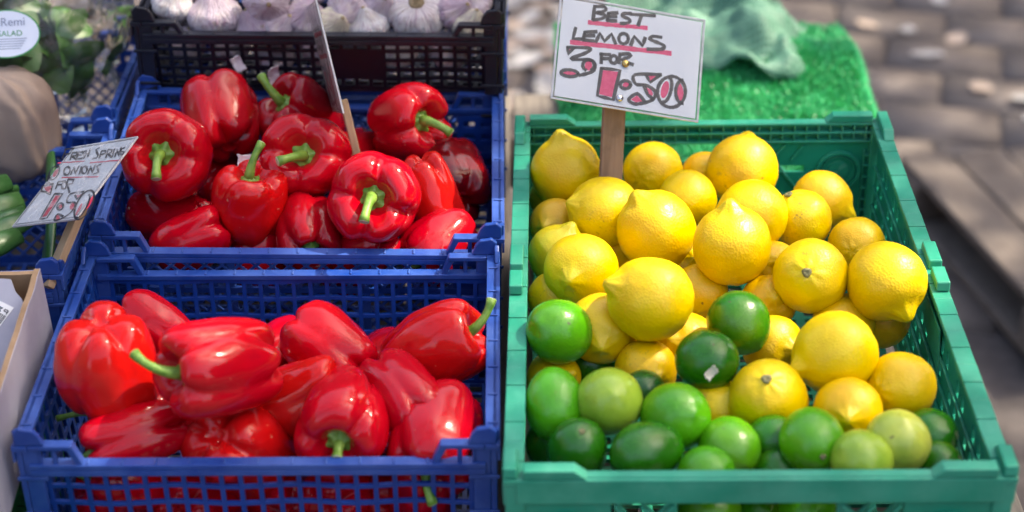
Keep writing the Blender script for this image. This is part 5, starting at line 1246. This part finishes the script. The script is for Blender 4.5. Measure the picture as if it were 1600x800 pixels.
for k in range(64):
    d = Vector((r.gauss(0, 1), r.gauss(-.5, 1), r.gauss(.3, 1))).normalized() * r.uniform(.45, .98)
    c = Vector((d.x * .082, d.y * .064, d.z * .070)); m = MB(); nl = 7; ln, wd = r.uniform(.045, .07), r.uniform(.012, .022)
    cu = r.uniform(3, 9); cw = r.uniform(4, 12)
    for i in range(nl + 1):
        for j in range(5):
            u = (i / nl - .5) * ln; w = (j / 4 - .5) * wd * 2 * (math.sin(math.pi * (i + .4) / (nl + .8)) ** .7); m.v.append((u, w, cu * u * u + cw * w * w + .004 * noise.noise((u * 60, w * 60, k))))
    m.f = [(i * 5 + j, (i + 1) * 5 + j, (i + 1) * 5 + j + 1, i * 5 + j + 1) for i in range(nl) for j in range(4)]
    o = m.build('salad_leaf', M['leaf'], bag, True); o.location = c; o.rotation_euler = axis_frame((0, 0, 0), -d + Vector((r.gauss(0, .6), r.gauss(0, .6), r.gauss(0, .6))), (r.uniform(-1, 1), r.uniform(-1, 1), r.uniform(-1, 1))).to_euler()
# oval label facing the customer
lp = Vector((-.532, 1.675, 1.000))
Zn = Vector((.10, -.80, .60)).normalized(); Xn = Vector((1, .12, 0)); Xn = (Xn - Zn * Xn.dot(Zn)).normalized(); Yn = Zn.cross(Xn)
lab = MB(); 
def oval(rx, ry, z, n=36): return [(rx * math.cos(6.2832 * i / n), ry * math.sin(6.2832 * i / n), z - 1.2 * (rx * math.cos(6.2832 * i / n)) ** 2) for i in range(n)]
lm = frame(lp, Xn, Yn, Zn)
inv = Matrix.Translation(bag.location).inverted()
def lpart(verts, faces, name, mat, par):
    me = bpy.data.meshes.new(name); me.from_pydata(verts, [], faces); me.materials.append(mat); o = bpy.data.objects.new(name, me); COL.objects.link(o); o.parent = par; return o
ov = oval(.035, .0262, 0); label_o = lpart(ov + [(0, 0, 0)], [(i, (i + 1) % 36, 36) for i in range(36)], 'label', M['labelgreen'], bag); label_o.matrix_local = inv @ lm
ov = oval(.0335, .0247, .0004); lpart(ov + [(0, 0, .0004)], [(i, (i + 1) % 36, 36) for i in range(36)], 'label_face', M['label'], label_o)
def text_mesh(s, size, x, y, mat, par, z=.0008, align='LEFT'):
    cu = bpy.data.curves.new('print', 'FONT'); cu.body = s; cu.size = size; cu.align_x = align; t_ = bpy.data.objects.new('print', cu); COL.objects.link(t_)
    dg = bpy.context.evaluated_depsgraph_get(); me = bpy.data.meshes.new_from_object(t_.evaluated_get(dg)); bpy.data.objects.remove(t_); me.materials.clear(); me.materials.append(mat); me.name = 'print'
    o = bpy.data.objects.new('print', me); COL.objects.link(o); o.parent = par; o.location = (x, y, z); return o
text_mesh('l Remi', .0125, -.012, .0085, M['labelprint'], label_o, .0006)
text_mesh('TER SALAD', .0085, -.026, -.0025, M['labelgreen'], label_o, .0004)
for k in range(5):
    w = .026 - .002 * k; y = -.006 - k * .0026; lpart([(-w, y, .0004), (w * .8, y, .0004), (w * .8, y + .0008, .0004), (-w, y + .0008, .0004)], [(0, 1, 2, 3)], 'print', M['labelprint'], label_o)
pb = lump('paper_bag', (-.548, 1.652, .905), (.060, .045, .060), 9, .10, M['paper'], None, 56, .32); tag(pb, 'crumpled brown paper bag in front of the salad bag', 'paper bag')

# ------------------------------------------------------------------ street tree whose crown shades the stall
tree = empty('street_tree', loc=(6.0, 7.0, -.03)); tag(tree, 'leafy street tree beyond the stall casting dappled shade', 'tree')
T0 = tree.location
rt = random.Random(17)
def limb(p, q, r0, r1, name):
    p, q = Vector(p), Vector(q); pts = []; n_ = 7
    for k in range(n_ + 1):
        t = k / n_; pts.append(p.lerp(q, t) + Vector((rt.uniform(-.05, .05), rt.uniform(-.05, .05), .25 * math.sin(math.pi * t))) - T0)
    MB().tube(pts, [r0 + (r1 - r0) * k / n_ for k in range(n_ + 1)], 10).build(name, M['bark'], tree, True)
limb((6.0, 7.0, -.03), (5.8, 6.6, 4.2), .19, .13, 'trunk')
for q in ((3.2, 4.6, 6.9), (4.6, 3.6, 7.2), (5.4, 5.0, 6.4), (6.8, 4.0, 6.6), (4.2, 6.2, 7.2), (6.6, 6.2, 6.4), (5.2, 7.0, 6.8)): limb((5.8, 6.6, 4.1), q, .07, .02, 'limb')
lv = []; lf = []
def leaf(c, s):
    a = Vector((rt.gauss(0, 1), rt.gauss(0, 1), rt.gauss(0, .6))).normalized(); b = a.orthogonal().normalized(); b = (Matrix.Rotation(rt.uniform(0, 6.28), 3, a) @ b); d = a.cross(b)
    k = len(lv); c = c - T0
    lv.extend([tuple(c - b * s * .5), tuple(c + d * s * .32 - b * s * .1), tuple(c + b * s * .55), tuple(c - d * s * .32 - b * s * .1)]); lf.append((k, k + 1, k + 2, k + 3))
def keep(x, y):
    # (x, y): where this leaf's shadow falls at crate height; the crown is thin above the turf
    k = .93
    if .02 < x < .75 and 1.93 < y < 2.55: k = .30
    elif y > 2.6: k = .80
    elif -.05 < x < .45 and y < 1.9: k = .80
    return k
made = 0
while made < 15000:
    x, y = rt.uniform(-2.2, 2.8), rt.uniform(-.4, 5.0)
    cl = noise.noise((x * 2.6, y * 2.6, 3.0)); made += 1
    if rt.random() > keep(x, y) * (1.0 if cl > -.25 else .55): continue
    hh = rt.uniform(5.0, 7.6); c = Vector((x, y, .88)) + SUN * ((hh - .88) / SUN.z); leaf(c, rt.uniform(.10, .17))
for _ in range(5000):
    d = Vector((rt.gauss(0, 1), rt.gauss(0, 1), rt.gauss(0, 1))).normalized() * rt.uniform(.5, 1); c = Vector((7.6 + d.x * 2.0, 7.4 + d.y * 2.0, 6.8 + d.z * 1.6)); leaf(c, rt.uniform(.10, .17))
me = bpy.data.meshes.new('crown'); me.from_pydata(lv, [], lf); me.materials.append(M['treeleaf']); o = bpy.data.objects.new('crown', me); COL.objects.link(o); o.parent = tree; o['kind'] = 'stuff'

# ------------------------------------------------------------------ unseen houses added on all sides to block the low sky light
hs = random.Random(40)
BRICK = [plain('facade_brick', a, tuple(x * 1.35 for x in a), 2, .9, .4, .01) for a in ((.10, .055, .04), (.085, .07, .055), (.07, .068, .065), (.115, .085, .065))]
def blocker_house(origin, ang, w, h, mt, label):
    hb = empty('blocker_house', Matrix.Translation(Vector(origin)) @ Matrix.Rotation(rad(ang), 4, 'Z')); tag(hb, label, 'house', 'unseen houses added to block low sky')
    us = [.0, .9, 2.0, 2.5, 3.6, 4.1, 5.2, w - .02]; qs = [-.03, 1.0, 2.6, 3.8, 5.4, 6.3, 7.4, h]
    m = MB(); m.plate(us, qs, lambda i, j: not (i in (1, 3, 5) and j in (1, 3, 5)), lambda u, q, w_: (u, -w_, q), 0, .35); m.build('wall', mt, hb)
    for i in (1, 3, 5):
        for j in (1, 3, 5):
            wd = MB().box(us[i], us[i + 1], -.30, -.26, qs[j], qs[j + 1]).build('window', M['winframe'], hb)
            MB().box(us[i] + .07, us[i + 1] - .07, -.259, -.25, qs[j] + .07, qs[j + 1] - .07).build('pane', M['glass'], wd)
    MB().prism([(-6, h), (.15, h + .02), (-1.2, h + 1.6), (-4.8, h + 1.6)], lambda u, q, w_: (w_, u, q), 0, w - .02).build('roof', M['soil'], hb)
TINT = ('red', 'brown', 'grey', 'orange')
for k in range(4): blocker_house((-12 + 6 * k, -20, 0), 0, 6, (8.4, 9.0, 8.0, 8.7)[k], BRICK[k], TINT[k] + ' brick house added behind the viewer to block low sky')
for k in range(4): blocker_house((12 - 6 * k, 11.5, 0), 180, 6, (8.8, 8.2, 9.2, 8.5)[k], BRICK[(k + 1) % 4], TINT[(k + 1) % 4] + ' brick house added at the back to block low sky')
for k in range(3): blocker_house((-14, 6 - 6 * k, 0), -90, 6, (8.4, 9.0, 8.2)[k], BRICK[(k + 2) % 4], TINT[(k + 2) % 4] + ' brick house added on the left to block low sky')
for k in range(3): blocker_house((10.5, -10 + 6 * k, 0), 90, 6, (7.9, 8.4, 8.1)[k], BRICK[(k + 3) % 4], TINT[(k + 3) % 4] + ' brick house added on the right to block low sky')

# second tree, unseen and added: its clumps break up the open sky above the stall
tree = empty('street_tree', loc=(-4.6, -2.4, -.03)); tag(tree, 'unseen leafy tree added behind the viewer, its clumps breaking up the sky light', 'tree')
T0 = tree.location
lv = []; lf = []
limb((-4.6, -2.4, -.03), (-4.2, -2.0, 4.4), .2, .14, 'trunk')
clumps = []
k = 0
while len(clumps) < 22:
    k += 1
    x, y, z = rt.uniform(-5.2, 4.2), rt.uniform(-3.2, 2.4), rt.uniform(5.2, 7.4)
    if any((Vector((x, y, 0)) - Vector((c.x, c.y, 0))).length < .62 for c in clumps) and k < 4000: continue
    clumps.append(Vector((x, y, z)))
for c in clumps[::7]: limb((-4.2, -2.0, 4.3), c, .07, .02, 'limb')
for c in clumps:
    R_ = rt.uniform(.38, .62)
    for _ in range(75):
        d = Vector((rt.gauss(0, 1), rt.gauss(0, 1), rt.gauss(0, .7))).normalized() * R_ * rt.uniform(.2, 1) ** .5
        leaf(c + d, rt.uniform(.16, .26))
me = bpy.data.meshes.new('crown'); me.from_pydata(lv, [], lf); me.materials.append(M['treeleaf']); o = bpy.data.objects.new('crown', me); COL.objects.link(o); o.parent = tree; o['kind'] = 'stuff'
